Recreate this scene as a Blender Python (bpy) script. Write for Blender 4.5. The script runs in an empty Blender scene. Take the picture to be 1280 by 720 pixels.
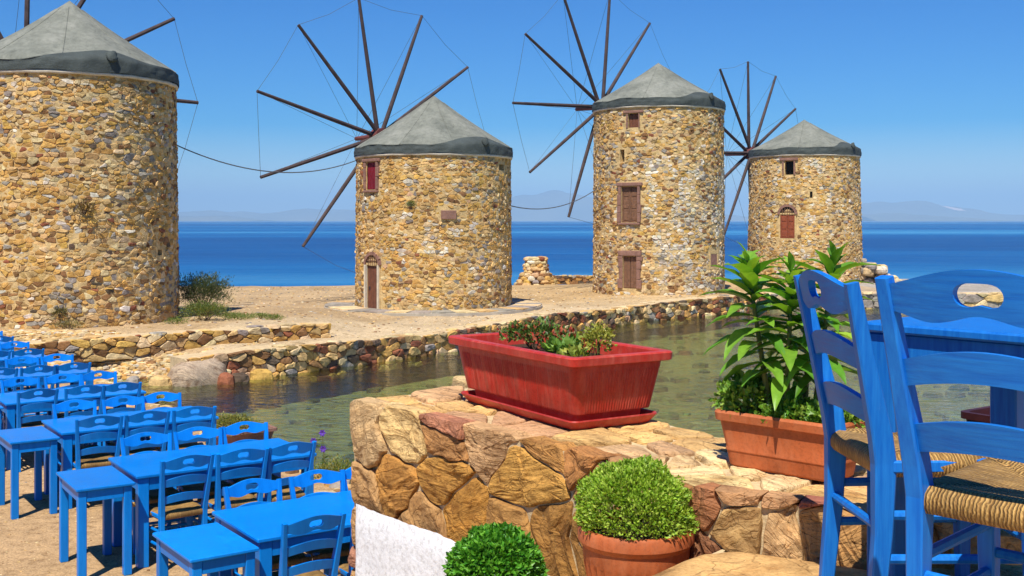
import bpy, math, random
import numpy as np
from mathutils import Vector, Matrix, noise
R = math.radians
scene = bpy.context.scene
# ---------------------------------------------------------------- camera
F, CX, CY, H = 1400.0, 640.0, 276.0, 2.75          # focal in photo pixels, optical axis, horizon row, eye height
cam = bpy.data.cameras.new('camera'); camo = bpy.data.objects.new('camera', cam)
scene.collection.objects.link(camo); scene.camera = camo
camo.location = (0, 0, H); camo.rotation_euler = (R(90), 0, 0)
cam.sensor_width = 36.0; cam.lens = 36.0*F/1280.0; cam.shift_y = -(360-CY)/1280.0
cam.clip_start = 0.05; cam.clip_end = 60000
# ---------------------------------------------------------------- sky and sun
SUN_EL, SHADOW_AZ = 60.0, 14.0                     # shadows fall away from the camera, a little to the right
world = bpy.data.worlds.new('World'); scene.world = world; world.use_nodes = True
wn, wl = world.node_tree.nodes, world.node_tree.links
bg = wn['Background']; bg.inputs['Strength'].default_value = 0.088
skt = wn.new('ShaderNodeTexSky'); skt.sky_type = 'NISHITA'; skt.sun_disc = False
skt.sun_elevation = R(SUN_EL); skt.sun_rotation = R(180+SHADOW_AZ)
skt.air_density = 1.0; skt.dust_density = 0.05; skt.ozone_density = 6.0; skt.altitude = 0
hsv = wn.new('ShaderNodeHueSaturation'); hsv.inputs['Saturation'].default_value = 2.15
hsv.inputs['Hue'].default_value = 0.517
wl.new(skt.outputs[0], hsv.inputs['Color']); wl.new(hsv.outputs[0], bg.inputs['Color'])
sl = bpy.data.lights.new('sun', 'SUN'); sl.energy = 5.0; sl.angle = R(0.53); sl.color = (1.0, 0.955, 0.88)
so = bpy.data.objects.new('sun', sl); scene.collection.objects.link(so)
ce = math.cos(R(SUN_EL))
sdir = Vector((math.sin(R(SHADOW_AZ))*ce, math.cos(R(SHADOW_AZ))*ce, -math.sin(R(SUN_EL))))
so.rotation_euler = sdir.to_track_quat('-Z', 'Y').to_euler(); so.location = (-6, -20, 40)
scene.view_settings.view_transform = 'Standard'; scene.view_settings.look = 'None'
scene.view_settings.exposure = 0.5; scene.view_settings.gamma = 1.0
scene.cycles.max_bounces = 8; scene.cycles.transparent_max_bounces = 12
scene.cycles.volume_bounces = 0
COL = scene.collection
rnd = random.Random(7)

# ---------------------------------------------------------------- helpers
class MB:
    """collects vertices, faces and one colour per face"""
    def __init__(s): s.v = []; s.f = []; s.c = []; s.col = (1, 1, 1)
    def add(s, vs, fs, col=None):
        n = len(s.v); s.v.extend(vs); c = col or s.col
        for f in fs: s.f.append(tuple(i+n for i in f)); s.c.append(c)
        return n
    def box(s, c, size, bev=0.0, rotz=0, col=None):
        """box with chamfered edges"""
        hx, hy, hz = [d/2 for d in size]; b = min(bev, hx*.9, hy*.9, hz*.9)
        ca, sa = math.cos(rotz), math.sin(rotz)
        def P(x, y, z): return (c[0]+x*ca-y*sa, c[1]+x*sa+y*ca, c[2]+z)
        if b <= 0:
            vs = [P(x, y, z) for z in (-hz, hz) for x, y in ((-hx, -hy), (hx, -hy), (hx, hy), (-hx, hy))]
            s.add(vs, [(3, 2, 1, 0), (4, 5, 6, 7), (0, 1, 5, 4), (1, 2, 6, 5), (2, 3, 7, 6), (3, 0, 4, 7)], col); return
        def ring(z, ax, ay, k):
            return [P(*q, z) for q in ((-ax+k, -ay), (ax-k, -ay), (ax, -ay+k), (ax, ay-k), (ax-k, ay), (-ax+k, ay), (-ax, ay-k), (-ax, -ay+k))]
        vs = ring(-hz, hx-b, hy-b, b*.5)+ring(-hz+b, hx, hy, b)+ring(hz-b, hx, hy, b)+ring(hz, hx-b, hy-b, b*.5)
        fs = [tuple(range(7, -1, -1)), tuple(range(24, 32))]
        for k in range(3):
            for i in range(8): j = (i+1) % 8; fs.append((k*8+i, k*8+j, k*8+8+j, k*8+8+i))
        s.add(vs, fs, col)
    def tube(s, pts, rad, n=8, col=None, cap=True):
        """round bar through points; rad one number or one per point"""
        pts = [Vector(p) for p in pts]; rs = rad if isinstance(rad, (list, tuple)) else [rad]*len(pts)
        vs = []; up = Vector((0, 0, 1))
        for i, p in enumerate(pts):
            d = (pts[min(i+1, len(pts)-1)]-pts[max(i-1, 0)]).normalized()
            a = d.cross(up if abs(d.z) < .95 else Vector((1, 0, 0))).normalized(); b = d.cross(a)
            for k in range(n):
                t = 2*math.pi*k/n; vs.append(tuple(p+(a*math.cos(t)+b*math.sin(t))*rs[i]))
        fs = []
        for i in range(len(pts)-1):
            for k in range(n): j = (k+1) % n; fs.append((i*n+k, i*n+j, (i+1)*n+j, (i+1)*n+k))
        if cap: fs.append(tuple(range(n-1, -1, -1))); fs.append(tuple(range((len(pts)-1)*n, len(pts)*n)))
        s.add(vs, fs, col)
    def sweep(s, pts, secs, xdir=(1, 0, 0), bev=.004, col=None):
        """rectangular bar through points, secs (wx, wy) per point; axes xdir and its perpendicular; chamfered"""
        X = Vector(xdir).normalized(); vs = []; n = 8
        for i, p in enumerate(pts):
            p = Vector(p); d = (Vector(pts[min(i+1, len(pts)-1)])-Vector(pts[max(i-1, 0)])).normalized()
            Y = d.cross(X).normalized(); a, b = secs[i][0]/2, secs[i][1]/2; k = bev
            for x, y in ((-a+k, -b), (a-k, -b), (a, -b+k), (a, b-k), (a-k, b), (-a+k, b), (-a, b-k), (-a, -b+k)):
                vs.append(tuple(p+X*x+Y*y))
        fs = []
        for i in range(len(pts)-1):
            for k in range(n): j = (k+1) % n; fs.append((i*n+k, i*n+j, (i+1)*n+j, (i+1)*n+k))
        fs.append(tuple(range(n-1, -1, -1))); fs.append(tuple(range((len(pts)-1)*n, len(pts)*n)))
        s.add(vs, fs, col)
    def prism(s, poly, z0, z1, col=None):
        n = len(poly); vs = [(x, y, z0) for x, y in poly]+[(x, y, z1) for x, y in poly]
        s.add(vs, [tuple(range(n-1, -1, -1)), tuple(range(n, 2*n))]+[(i, (i+1) % n, n+(i+1) % n, n+i) for i in range(n)], col)

def link(o, parent=None):
    COL.objects.link(o)
    if parent is not None: o.parent = parent
    return o
def wloc(o):
    p = Vector(o.location)
    while o.parent is not None: o = o.parent; p += Vector(o.location)
    return p
def obj(name, mb, mat, parent=None, center=False, smooth=False, local=False):
    """ONE mesh object. Vertices are in world space unless local (then in the parent's space)."""
    base = Vector((0, 0, 0)) if (parent is None or local) else wloc(parent)
    V = np.array(mb.v, dtype=np.float64)
    off = np.array(base)
    cen = np.zeros(3)
    if center: cen = (V.min(0)+V.max(0))/2-off
    V = V-off-cen
    me = bpy.data.meshes.new(name); me.from_pydata([tuple(v) for v in V], [], mb.f)
    if any(c != (1, 1, 1) for c in mb.c[:1]) or len(set(mb.c)) > 1:
        at = me.color_attributes.new('Col', 'FLOAT_COLOR', 'CORNER')
        cnt = [len(f) for f in mb.f]
        arr = np.ones((sum(cnt), 4), dtype=np.float32); arr[:, :3] = np.repeat(np.array(mb.c, dtype=np.float32), cnt, axis=0)
        at.data.foreach_set('color', arr.ravel())
    if smooth: me.polygons.foreach_set('use_smooth', [True]*len(me.polygons))
    me.materials.append(mat); me.update()
    o = bpy.data.objects.new(name, me); o.location = cen
    return link(o, parent)
def empty(name, loc, rotz=0):
    o = bpy.data.objects.new(name, None); o.location = loc; o.rotation_euler = (0, 0, rotz); o.empty_display_size = .1
    return link(o)
def tag(o, label=None, cat=None, group=None, kind=None):
    if label: o['label'] = label
    if cat: o['category'] = cat
    if group: o['group'] = group
    if kind: o['kind'] = kind
    return o
def copy_tree(o, parent=None):
    c = o.copy(); link(c, parent)
    for ch in o.children: copy_tree(ch, c)
    return c
def at_z(px, py, z):
    d = (H-z)*F/(py-CY); return Vector(((px-CX)/F*d, d, z))
def az(a): return (math.sin(R(a)), math.cos(R(a)))

# ---------------------------------------------------------------- materials
def mat_new(name):
    m = bpy.data.materials.new(name); m.use_nodes = True
    return m, m.node_tree.nodes, m.node_tree.links, m.node_tree.nodes['Principled BSDF']
def ramp(N, fac, stops, L):
    r = N.new('ShaderNodeValToRGB'); e = r.color_ramp.elements
    while len(e) < len(stops): e.new(.5)
    for q, (p, c) in zip(e, stops): q.position = p; q.color = (*c, 1) if len(c) == 3 else c
    L.new(fac, r.inputs[0]); return r.outputs[0]
def tex_noise(N, L, scale, detail=4, rough=.55, vec=None, dist=0):
    t = N.new('ShaderNodeTexNoise'); t.inputs['Scale'].default_value = scale; t.inputs['Detail'].default_value = detail
    t.inputs['Roughness'].default_value = rough; t.inputs['Distortion'].default_value = dist
    if vec: L.new(vec, t.inputs['Vector'])
    return t.outputs['Fac']
def mixc(N, L, fac, a, b, mode='MIX'):
    m = N.new('ShaderNodeMix'); m.data_type = 'RGBA'; m.blend_type = mode
    for i, x in ((0, fac), (6, a), (7, b)):
        if isinstance(x, (int, float)): m.inputs[i].default_value = x
        elif isinstance(x, tuple): m.inputs[i].default_value = (*x, 1)
        else: L.new(x, m.inputs[i])
    return m.outputs[2]
def bump(N, L, hgt, strength, dist, prev=None):
    b = N.new('ShaderNodeBump'); b.inputs['Strength'].default_value = strength; b.inputs['Distance'].default_value = dist
    L.new(hgt, b.inputs['Height'])
    if prev: L.new(prev, b.inputs['Normal'])
    return b.outputs[0]
def coords(N, L, kind='Object', scale=None):
    t = N.new('ShaderNodeTexCoord'); o = t.outputs[kind]
    if scale:
        m = N.new('ShaderNodeMapping'); m.inputs['Scale'].default_value = scale; L.new(o, m.inputs[0]); o = m.outputs[0]
    return o
def gpos(N, L, scale=None):
    o = N.new('ShaderNodeNewGeometry').outputs['Position']
    if scale:
        m = N.new('ShaderNodeMapping'); m.inputs['Scale'].default_value = scale; L.new(o, m.inputs[0]); o = m.outputs[0]
    return o
def attr(N, name='Col'):
    a = N.new('ShaderNodeAttribute'); a.attribute_name = name; return a.outputs['Color']

def m_stone(name, mott=8.0, bs=.5, bd=.02, fine=40):
    m, N, L, P = mat_new(name); p = gpos(N, L)
    n1 = tex_noise(N, L, mott, 6, .65, p); n2 = tex_noise(N, L, fine, 4, .7, p)
    c = mixc(N, L, 1.0, attr(N), ramp(N, n1, [(.3, (.55, .52, .48)), (.55, (1, 1, 1)), (.75, (1.25, 1.2, 1.1))], L), 'MULTIPLY')
    c = mixc(N, L, .6, c, ramp(N, n2, [(.32, (.5, .46, .42)), (.5, (1, 1, 1))], L), 'MULTIPLY')
    n0 = tex_noise(N, L, 1.1, 5, .6, p); c = mixc(N, L, .8, c, ramp(N, n0, [(.32, (.66, .62, .58)), (.52, (1, 1, 1)), (.7, (1.12, 1.08, .98))], L), 'MULTIPLY')
    L.new(c, P.inputs['Base Color']); P.inputs['Roughness'].default_value = .9; P.inputs['Specular IOR Level'].default_value = .25
    L.new(bump(N, L, n2, bs, bd*.5, bump(N, L, n1, bs, bd)), P.inputs['Normal']); return m
def m_sandstone():
    """big parapet stones: bedding bands along an axis that differs from stone to stone, cracks and rust"""
    m, N, L, P = mat_new('sandstone'); oc = coords(N, L)
    oi = N.new('ShaderNodeObjectInfo'); mul = N.new('ShaderNodeMath'); mul.operation = 'MULTIPLY'; mul.inputs[1].default_value = 6.28
    L.new(oi.outputs['Random'], mul.inputs[0])
    vr = N.new('ShaderNodeVectorRotate'); vr.rotation_type = 'AXIS_ANGLE'; vr.inputs['Axis'].default_value = (.6, -.76, .15)
    L.new(oc, vr.inputs['Vector']); L.new(mul.outputs[0], vr.inputs['Angle'])
    add = N.new('ShaderNodeVectorMath'); add.operation = 'ADD'; L.new(vr.outputs[0], add.inputs[0])
    cmb = N.new('ShaderNodeCombineXYZ'); L.new(mul.outputs[0], cmb.inputs[0]); L.new(mul.outputs[0], cmb.inputs[2]); L.new(cmb.outputs[0], add.inputs[1])
    mp = N.new('ShaderNodeMapping'); mp.inputs['Scale'].default_value = (2.2, 2.2, 17); L.new(add.outputs[0], mp.inputs[0])
    band = tex_noise(N, L, 1.6, 5, .6, mp.outputs[0], .8)
    blot = tex_noise(N, L, 5.5, 6, .65, add.outputs[0], .3); fine = tex_noise(N, L, 75, 5, .75, add.outputs[0])
    c = mixc(N, L, .8, attr(N), ramp(N, band, [(.3, (.46, .36, .27)), (.47, (.95, .92, .86)), (.7, (1.3, 1.2, 1.02))], L), 'MULTIPLY')
    c = mixc(N, L, .85, c, ramp(N, blot, [(.28, (.5, .36, .25)), (.48, (1, .96, .9)), (.72, (1.35, 1.28, 1.18))], L), 'MULTIPLY')
    c = mixc(N, L, .5, c, ramp(N, fine, [(.34, (.42, .38, .34)), (.52, (1, 1, 1))], L), 'MULTIPLY')
    vo = N.new('ShaderNodeTexVoronoi'); vo.feature = 'DISTANCE_TO_EDGE'; vo.inputs['Scale'].default_value = 5.0
    wv = N.new('ShaderNodeVectorMath'); wv.operation = 'ADD'; L.new(mp.outputs[0], wv.inputs[0])
    tn = N.new('ShaderNodeTexNoise'); tn.inputs['Scale'].default_value = 6; L.new(add.outputs[0], tn.inputs['Vector'])
    L.new(tn.outputs['Color'], wv.inputs[1]); sc = N.new('ShaderNodeMapping'); sc.inputs['Scale'].default_value = (.55, .55, .16)
    L.new(wv.outputs[0], sc.inputs[0]); L.new(sc.outputs[0], vo.inputs['Vector'])
    crack = ramp(N, vo.outputs['Distance'], [(0, (0, 0, 0)), (.022, (1, 1, 1))], L)
    c = mixc(N, L, .45, c, ramp(N, vo.outputs['Distance'], [(0, (.3, .22, .16)), (.018, (1, 1, 1))], L), 'MULTIPLY')
    L.new(c, P.inputs['Base Color']); P.inputs['Roughness'].default_value = .88; P.inputs['Specular IOR Level'].default_value = .25
    b = bump(N, L, band, .75, .035); b = bump(N, L, blot, .6, .03, b); b = bump(N, L, crack, .5, .008, b); b = bump(N, L, fine, .55, .006, b)
    L.new(b, P.inputs['Normal']); return m
def m_rough(name, col, var=.35, scale=6, bs=.4, bd=.02, rough=.9, spec=.25, fine=60, dust=None):
    m, N, L, P = mat_new(name); p = gpos(N, L)
    n1 = tex_noise(N, L, scale, 6, .6, p); n2 = tex_noise(N, L, fine, 4, .7, p)
    lo = tuple(x*(1-var) for x in col); hi = tuple(min(1, x*(1+var*.6)) for x in col)
    c = ramp(N, n1, [(.3, lo), (.7, hi)], L)
    c = mixc(N, L, .45, c, ramp(N, n2, [(.35, (.5, .47, .43)), (.52, (1, 1, 1))], L), 'MULTIPLY')
    if dust:                                             # lime, dust and sun bleaching in blotches and runs
        d1 = tex_noise(N, L, 5, 6, .7, p); d2 = tex_noise(N, L, 1.0, 5, .65, gpos(N, L, (38, 38, 5)))
        mm = N.new('ShaderNodeMath'); mm.operation = 'MULTIPLY'; L.new(d1, mm.inputs[0]); L.new(d2, mm.inputs[1])
        c = mixc(N, L, ramp(N, mm.outputs[0], [(.20, (0, 0, 0)), (.42, (.5, .5, .5))], L), c, dust)
    L.new(c, P.inputs['Base Color']); P.inputs['Roughness'].default_value = rough; P.inputs['Specular IOR Level'].default_value = spec
    L.new(bump(N, L, n2, bs, bd*.35, bump(N, L, n1, bs, bd)), P.inputs['Normal']); return m
def m_ground():
    m, N, L, P = mat_new('sandy_ground'); p = gpos(N, L)
    n1 = tex_noise(N, L, .5, 5, .6, p); n2 = tex_noise(N, L, 9, 5, .7, p); n3 = tex_noise(N, L, 55, 4, .75, p)
    c = mixc(N, L, 1.0, attr(N), ramp(N, n1, [(.3, (.74, .70, .64)), (.6, (1.08, 1.05, 1.0))], L), 'MULTIPLY')
    c = mixc(N, L, .9, c, ramp(N, n2, [(.3, (.55, .5, .43)), (.5, (1, 1, 1)), (.72, (1.2, 1.18, 1.12))], L), 'MULTIPLY')
    c = mixc(N, L, .8, c, ramp(N, n3, [(.34, (.42, .37, .31)), (.52, (1, 1, 1)), (.75, (1.25, 1.22, 1.2))], L), 'MULTIPLY')
    L.new(c, P.inputs['Base Color']); P.inputs['Roughness'].default_value = .95; P.inputs['Specular IOR Level'].default_value = .2
    L.new(bump(N, L, n3, .6, .012, bump(N, L, n2, .6, .04)), P.inputs['Normal']); return m
def m_paint(name, c0, c1, rough=.42, streak=(40, 40, 2.5), wear=.0):
    m, N, L, P = mat_new(name); oc = coords(N, L, 'Object', streak)
    oi = N.new('ShaderNodeObjectInfo'); va = N.new('ShaderNodeVectorMath'); va.operation = 'ADD'
    L.new(oc, va.inputs[0]); L.new(oi.outputs['Random'], va.inputs[1])
    n = tex_noise(N, L, 1.5, 5, .65, va.outputs[0]); n2 = tex_noise(N, L, 3.2, 4, .6, gpos(N, L))
    c = ramp(N, n, [(.32, c0), (.72, c1)], L)
    c = mixc(N, L, .55, c, ramp(N, n2, [(.3, (.8, .84, .88)), (.65, (1.1, 1.05, 1.02))], L), 'MULTIPLY')
    if wear:
        n3 = tex_noise(N, L, 26, 6, .7, gpos(N, L, (1, 1, .55)))
        c = mixc(N, L, ramp(N, n3, [(.64, (0, 0, 0)), (.74, (wear, wear, wear))], L), c, (.16, .36, .66))
    vr_ = N.new('ShaderNodeMapRange'); vr_.inputs[3].default_value = .86; vr_.inputs[4].default_value = 1.12; L.new(oi.outputs['Random'], vr_.inputs[0])
    hv = N.new('ShaderNodeHueSaturation'); L.new(vr_.outputs[0], hv.inputs['Value']); L.new(c, hv.inputs['Color']); c = hv.outputs[0]
    L.new(c, P.inputs['Base Color'])
    L.new(ramp(N, n, [(.2, (rough-.1,)*3), (.8, (rough+.14,)*3)], L), P.inputs['Roughness'])
    P.inputs['Specular IOR Level'].default_value = .27
    L.new(bump(N, L, n, .35, .0025), P.inputs['Normal']); return m
def m_leaf(name='leaf', trans=.3, rough=.42):
    m, N, L, P = mat_new(name); a = attr(N); n = tex_noise(N, L, 25, 3, .6, gpos(N, L))
    c = mixc(N, L, .7, a, ramp(N, n, [(.3, (.65, .7, .6)), (.7, (1.15, 1.12, 1.1))], L), 'MULTIPLY')
    L.new(c, P.inputs['Base Color']); P.inputs['Roughness'].default_value = rough; P.inputs['Specular IOR Level'].default_value = .35
    t = N.new('ShaderNodeBsdfTranslucent'); g = mixc(N, L, 1.0, c, (1.25, 1.15, .45), 'MULTIPLY'); L.new(g, t.inputs['Color'])
    mx = N.new('ShaderNodeMixShader'); mx.inputs[0].default_value = trans
    L.new(P.outputs[0], mx.inputs[1]); L.new(t.outputs[0], mx.inputs[2]); L.new(mx.outputs[0], N['Material Output'].inputs[0]); return m
def m_straw():
    m, N, L, P = mat_new('straw'); oc = coords(N, L); sx = N.new('ShaderNodeSeparateXYZ'); L.new(oc, sx.inputs[0])
    def M(op, a, b=None):
        q = N.new('ShaderNodeMath'); q.operation = op
        for i, x in enumerate((a, b)):
            if x is None: continue
            if isinstance(x, (int, float)): q.inputs[i].default_value = x
            else: L.new(x, q.inputs[i])
        return q.outputs[0]
    ax, ay = M('ABSOLUTE', sx.outputs[0]), M('ABSOLUTE', sx.outputs[1])
    sel = M('GREATER_THAN', ay, ax)      # front and back triangles: strands run across those rails
    mx = N.new('ShaderNodeMix'); L.new(sel, mx.inputs[0]); L.new(sx.outputs[1], mx.inputs[2]); L.new(sx.outputs[0], mx.inputs[3])
    u = mx.outputs[0]; nz = tex_noise(N, L, 22, 3, .6, oc)
    ph = M('ADD', M('MULTIPLY', u, 760.0), M('MULTIPLY', nz, 16.0))
    s = M('ADD', M('MULTIPLY', M('SINE', ph), .5), .5)
    cm = N.new('ShaderNodeCombineXYZ'); L.new(M('MULTIPLY', u, 130.0), cm.inputs[0]); L.new(sel, cm.inputs[1])
    nn = tex_noise(N, L, 1.0, 3, .7, cm.outputs[0])
    c = ramp(N, nn, [(.28, (.17, .08, .025)), (.42, (.46, .25, .07)), (.58, (.66, .40, .12)), (.75, (.72, .50, .20))], L)
    c = mixc(N, L, 1.0, c, ramp(N, s, [(0, (.42, .36, .3)), (.4, (1, 1, 1))], L), 'MULTIPLY')
    wz = tex_noise(N, L, 5.5, 4, .6, gpos(N, L)); c = mixc(N, L, ramp(N, wz, [(.42, (0, 0, 0)), (.62, (.8, .8, .8))], L), c, mixc(N, L, 1.0, c, (.42, .42, .46), 'MULTIPLY'))
    L.new(c, P.inputs['Base Color']); P.inputs['Roughness'].default_value = .6; P.inputs['Specular IOR Level'].default_value = .3
    L.new(bump(N, L, s, .9, .006), P.inputs['Normal']); return m
def m_water(name, sea):
    m, N, L, P = mat_new(name)
    if sea:
        p1 = gpos(N, L, (.35, 1.0, 1)); p2 = gpos(N, L, (.008, .03, 1)); p3 = gpos(N, L, (.0008, .006, 1)); p4 = gpos(N, L, (.06, .16, 1))
        n1 = tex_noise(N, L, 1.2, 5, .6, p1); n2 = tex_noise(N, L, 1.0, 4, .6, p2, .4); n3 = tex_noise(N, L, 1.0, 3, .55, p3, .3); n4 = tex_noise(N, L, 1.0, 4, .6, p4)
        mul = N.new('ShaderNodeMix'); mul.inputs[0].default_value = .62; L.new(n2, mul.inputs[2]); L.new(n3, mul.inputs[3])
        base = ramp(N, mul.outputs[0], [(.36, (.001, .040, .155)), (.46, (.002, .072, .225)), (.54, (.008, .115, .285)), (.62, (.05, .23, .40))], L)
        base = mixc(N, L, .5, base, ramp(N, n4, [(.3, (.6, .68, .78)), (.7, (1.3, 1.22, 1.14))], L), 'MULTIPLY')
        L.new(base, P.inputs['Base Color'])
        P.inputs['Roughness'].default_value = .32; P.inputs['Specular IOR Level'].default_value = .16
        L.new(bump(N, L, n1, .6, .35, bump(N, L, n4, .6, 1.2)), P.inputs['Normal'])
        return m
    # clear shallow harbour water: Fresnel mirror over a tinted see-through body
    p1 = gpos(N, L, (2.0, 3.4, 1)); p2 = gpos(N, L, (.7, 1.2, 1))
    n1 = tex_noise(N, L, 2.2, 4, .55, p1, .5); n2 = tex_noise(N, L, 1.5, 3, .5, p2, .6)
    b = bump(N, L, n1, 1.0, .06, bump(N, L, n2, 1.0, .10))
    g = N.new('ShaderNodeBsdfGlossy'); g.inputs['Roughness'].default_value = .07; g.inputs['Color'].default_value = (.95, .98, 1, 1); L.new(b, g.inputs['Normal'])
    t = N.new('ShaderNodeBsdfTransparent'); t.inputs['Color'].default_value = (.70, .84, .66, 1)
    fr = N.new('ShaderNodeFresnel'); fr.inputs['IOR'].default_value = 1.55; L.new(b, fr.inputs['Normal'])
    mx = N.new('ShaderNodeMixShader'); L.new(fr.outputs[0], mx.inputs[0]); L.new(t.outputs[0], mx.inputs[1]); L.new(g.outputs[0], mx.inputs[2])
    L.new(mx.outputs[0], N['Material Output'].inputs[0]); return m

def m_tarp():
    m, N, L, P = mat_new('grey_canvas'); p = gpos(N, L)
    n1 = tex_noise(N, L, 1.3, 6, .65, p); n2 = tex_noise(N, L, 16, 5, .7, p); st = tex_noise(N, L, 1.0, 4, .6, gpos(N, L, (9, 9, .7)))
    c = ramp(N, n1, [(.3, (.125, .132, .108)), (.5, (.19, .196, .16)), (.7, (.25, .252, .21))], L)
    c = mixc(N, L, .5, c, ramp(N, st, [(.3, (.62, .62, .6)), (.6, (1.1, 1.1, 1.08))], L), 'MULTIPLY')
    c = mixc(N, L, .8, c, ramp(N, n2, [(.30, (.3, .3, .28)), (.40, (1, 1, 1))], L), 'MULTIPLY')
    L.new(c, P.inputs['Base Color']); P.inputs['Roughness'].default_value = .85; P.inputs['Specular IOR Level'].default_value = .2
    L.new(bump(N, L, n2, .3, .02, bump(N, L, n1, .5, .08)), P.inputs['Normal']); return m
M = dict(
    stone=m_stone('rubble_stone', 7, .6, .03, 30), quay=m_stone('quay_stone', 5, .6, .035, 24),
    sand=m_sandstone(), ground=m_ground(),
    mortar=m_rough('lime_mortar', (.62, .44, .20), .25, 5, .7, .04, .95, .2, 34),
    pale_mortar=m_rough('pale_mortar', (.60, .45, .25), .25, 9, .6, .02, .95, .2, 70),
    wash=m_rough('whitewash', (.80, .80, .785), .06, 14, .5, .012, .85, .3, 45),
    tarp=m_tarp(),
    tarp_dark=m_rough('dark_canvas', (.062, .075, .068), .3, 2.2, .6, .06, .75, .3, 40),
    rim=m_rough('lime_rim', (.66, .58, .44), .2, 6, .4, .02),
    spoke=m_rough('weathered_spoke', (.075, .05, .045), .4, 4, .3, .01, .7), axle=m_rough('red_axle', (.16, .05, .04), .3, 4, .3, .01, .6),
    wire=m_rough('wire', (.10, .11, .13), .1), redwood=m_rough('red_painted_wood', (.20, .012, .022), .25, 5, .2, .01, .55),
    brown=m_rough('brown_wood', (.17, .065, .035), .3, 8, .3, .01, .6), oldwood=m_rough('old_wood', (.20, .10, .055), .35, 9, .4, .01, .8),
    orange=m_rough('orange_wood', (.27, .07, .03), .25, 8, .3, .01, .6),
    redstone=m_rough('red_tuff', (.27, .145, .105), .25, 7, .5, .02, .9), grate=m_rough('iron_grate', (.03, .03, .035), .2),
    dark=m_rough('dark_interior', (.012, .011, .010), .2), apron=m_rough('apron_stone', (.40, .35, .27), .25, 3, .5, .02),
    blue=m_paint('blue_paint', (.001, .165, .56), (.002, .225, .68), .36, (14, 14, 2.0), .08),
    blue_old=m_paint('brushed_blue_paint', (.003, .12, .49), (.014, .21, .63), .42, (55, 55, 3.0), .22),
    blue_rail=m_paint('brushed_blue_rail', (.003, .12, .49), (.014, .21, .63), .42, (3.0, 40, 55), .22),
    straw=m_straw(), terra=m_rough('terracotta', (.47, .115, .032), .25, 7, .15, .005, .65, .3, 90, (.54, .20, .085)),
    terra_red=m_rough('sunned_red_plastic', (.46, .028, .016), .22, 6, .12, .004, .45, .4, 90, (.56, .15, .10)),
    maroon=m_rough('maroon_plastic', (.05, .012, .012), .2, 6, .1, .004, .5), soil=m_rough('soil', (.07, .04, .022), .4, 30, .8, .02, .95, .2),
    leaf=m_leaf(), bigleaf=m_leaf('broad_leaf', .34, .35), stem=m_rough('green_stem', (.16, .17, .05), .25, 20, .2, .004, .6),
    bark=m_rough('twig', (.10, .065, .035), .3, 20, .3, .005), sea=m_water('sea_water', True), inlet=m_water('harbour_water', False),
    flag=m_sandstone(),
)
def m_hill():
    m, N, L, P = mat_new('island_scrub'); p = gpos(N, L, (.002, .002, .004)); n = tex_noise(N, L, 1.0, 6, .6, p)
    L.new(mixc(N, L, 1.0, attr(N), ramp(N, n, [(.3, (.7, .75, .8)), (.7, (1.15, 1.1, 1))], L), 'MULTIPLY'), P.inputs['Base Color'])
    P.inputs['Roughness'].default_value = 1; P.inputs['Specular IOR Level'].default_value = 0; return m
M['hill'] = m_hill()

# ---------------------------------------------------------------- masonry: power diagrams over a wall's own (u, v) surface
def power_cells(seeds, bounds, reach):
    """cells of (u, v, w) seeds: convex polygons inside bounds"""
    u0, u1, v0, v1 = bounds; grid = {}
    for i, (u, v, w) in enumerate(seeds): grid.setdefault((int(u//reach), int(v//reach)), []).append(i)
    out = []
    for i, (u, v, w) in enumerate(seeds):
        poly = [(max(u0, u-reach), max(v0, v-reach)), (min(u1, u+reach), max(v0, v-reach)), (min(u1, u+reach), min(v1, v+reach)), (max(u0, u-reach), min(v1, v+reach))]
        gi, gj = int(u//reach), int(v//reach); near = []
        for a in (-1, 0, 1):
            for b in (-1, 0, 1):
                for j in grid.get((gi+a, gj+b), ()):
                    if j != i:
                        q = seeds[j]; near.append(((q[0]-u)**2+(q[1]-v)**2, q))
        near.sort(key=lambda t: t[0])
        for d2, q in near[:22]:
            nx, ny = q[0]-u, q[1]-v
            c = (d2+w*w-q[2]*q[2])/2 + nx*u+ny*v
            new = []; n = len(poly)
            for k in range(n):
                p, r = poly[k], poly[(k+1) % n]; dp, dr = nx*p[0]+ny*p[1]-c, nx*r[0]+ny*r[1]-c
                if dp <= 0: new.append(p)
                if (dp < 0 < dr) or (dr < 0 < dp):
                    t = dp/(dp-dr); new.append((p[0]+(r[0]-p[0])*t, p[1]+(r[1]-p[1])*t))
            poly = new
            if len(poly) < 3: break
        out.append(poly if len(poly) >= 3 else None)
    return out
def rubble_seeds(L, v0, v1, hh, ww, rg, asp=1.0):
    """coursed rubble: rows of uneven height, stones of uneven width"""
    s = []; v = v0
    while v < v1:
        h = hh*rg.choice((.6, .75, .9, 1.1, 1.3, 1.7)); u = -rg.uniform(0, ww)
        while u < L:
            w = ww*rg.choice((.35, .5, .7, .9, 1.0, 1.3, 1.8))*rg.uniform(.85, 1.15)
            s.append((u+w/2, v+h/2+rg.uniform(-.28, .28)*h, rg.uniform(0, .62)*hh)); u += w
        v += h
    return s
def area(p): return abs(sum(p[i][0]*p[(i+1) % len(p)][1]-p[(i+1) % len(p)][0]*p[i][1] for i in range(len(p))))/2
def cent(p): return (sum(q[0] for q in p)/len(p), sum(q[1] for q in p)/len(p))
def chaikin(p, t=.25):
    o = []
    for i in range(len(p)):
        a, b = p[i], p[(i+1) % len(p)]
        o.append((a[0]+(b[0]-a[0])*t, a[1]+(b[1]-a[1])*t)); o.append((a[0]+(b[0]-a[0])*(1-t), a[1]+(b[1]-a[1])*(1-t)))
    return o
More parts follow.
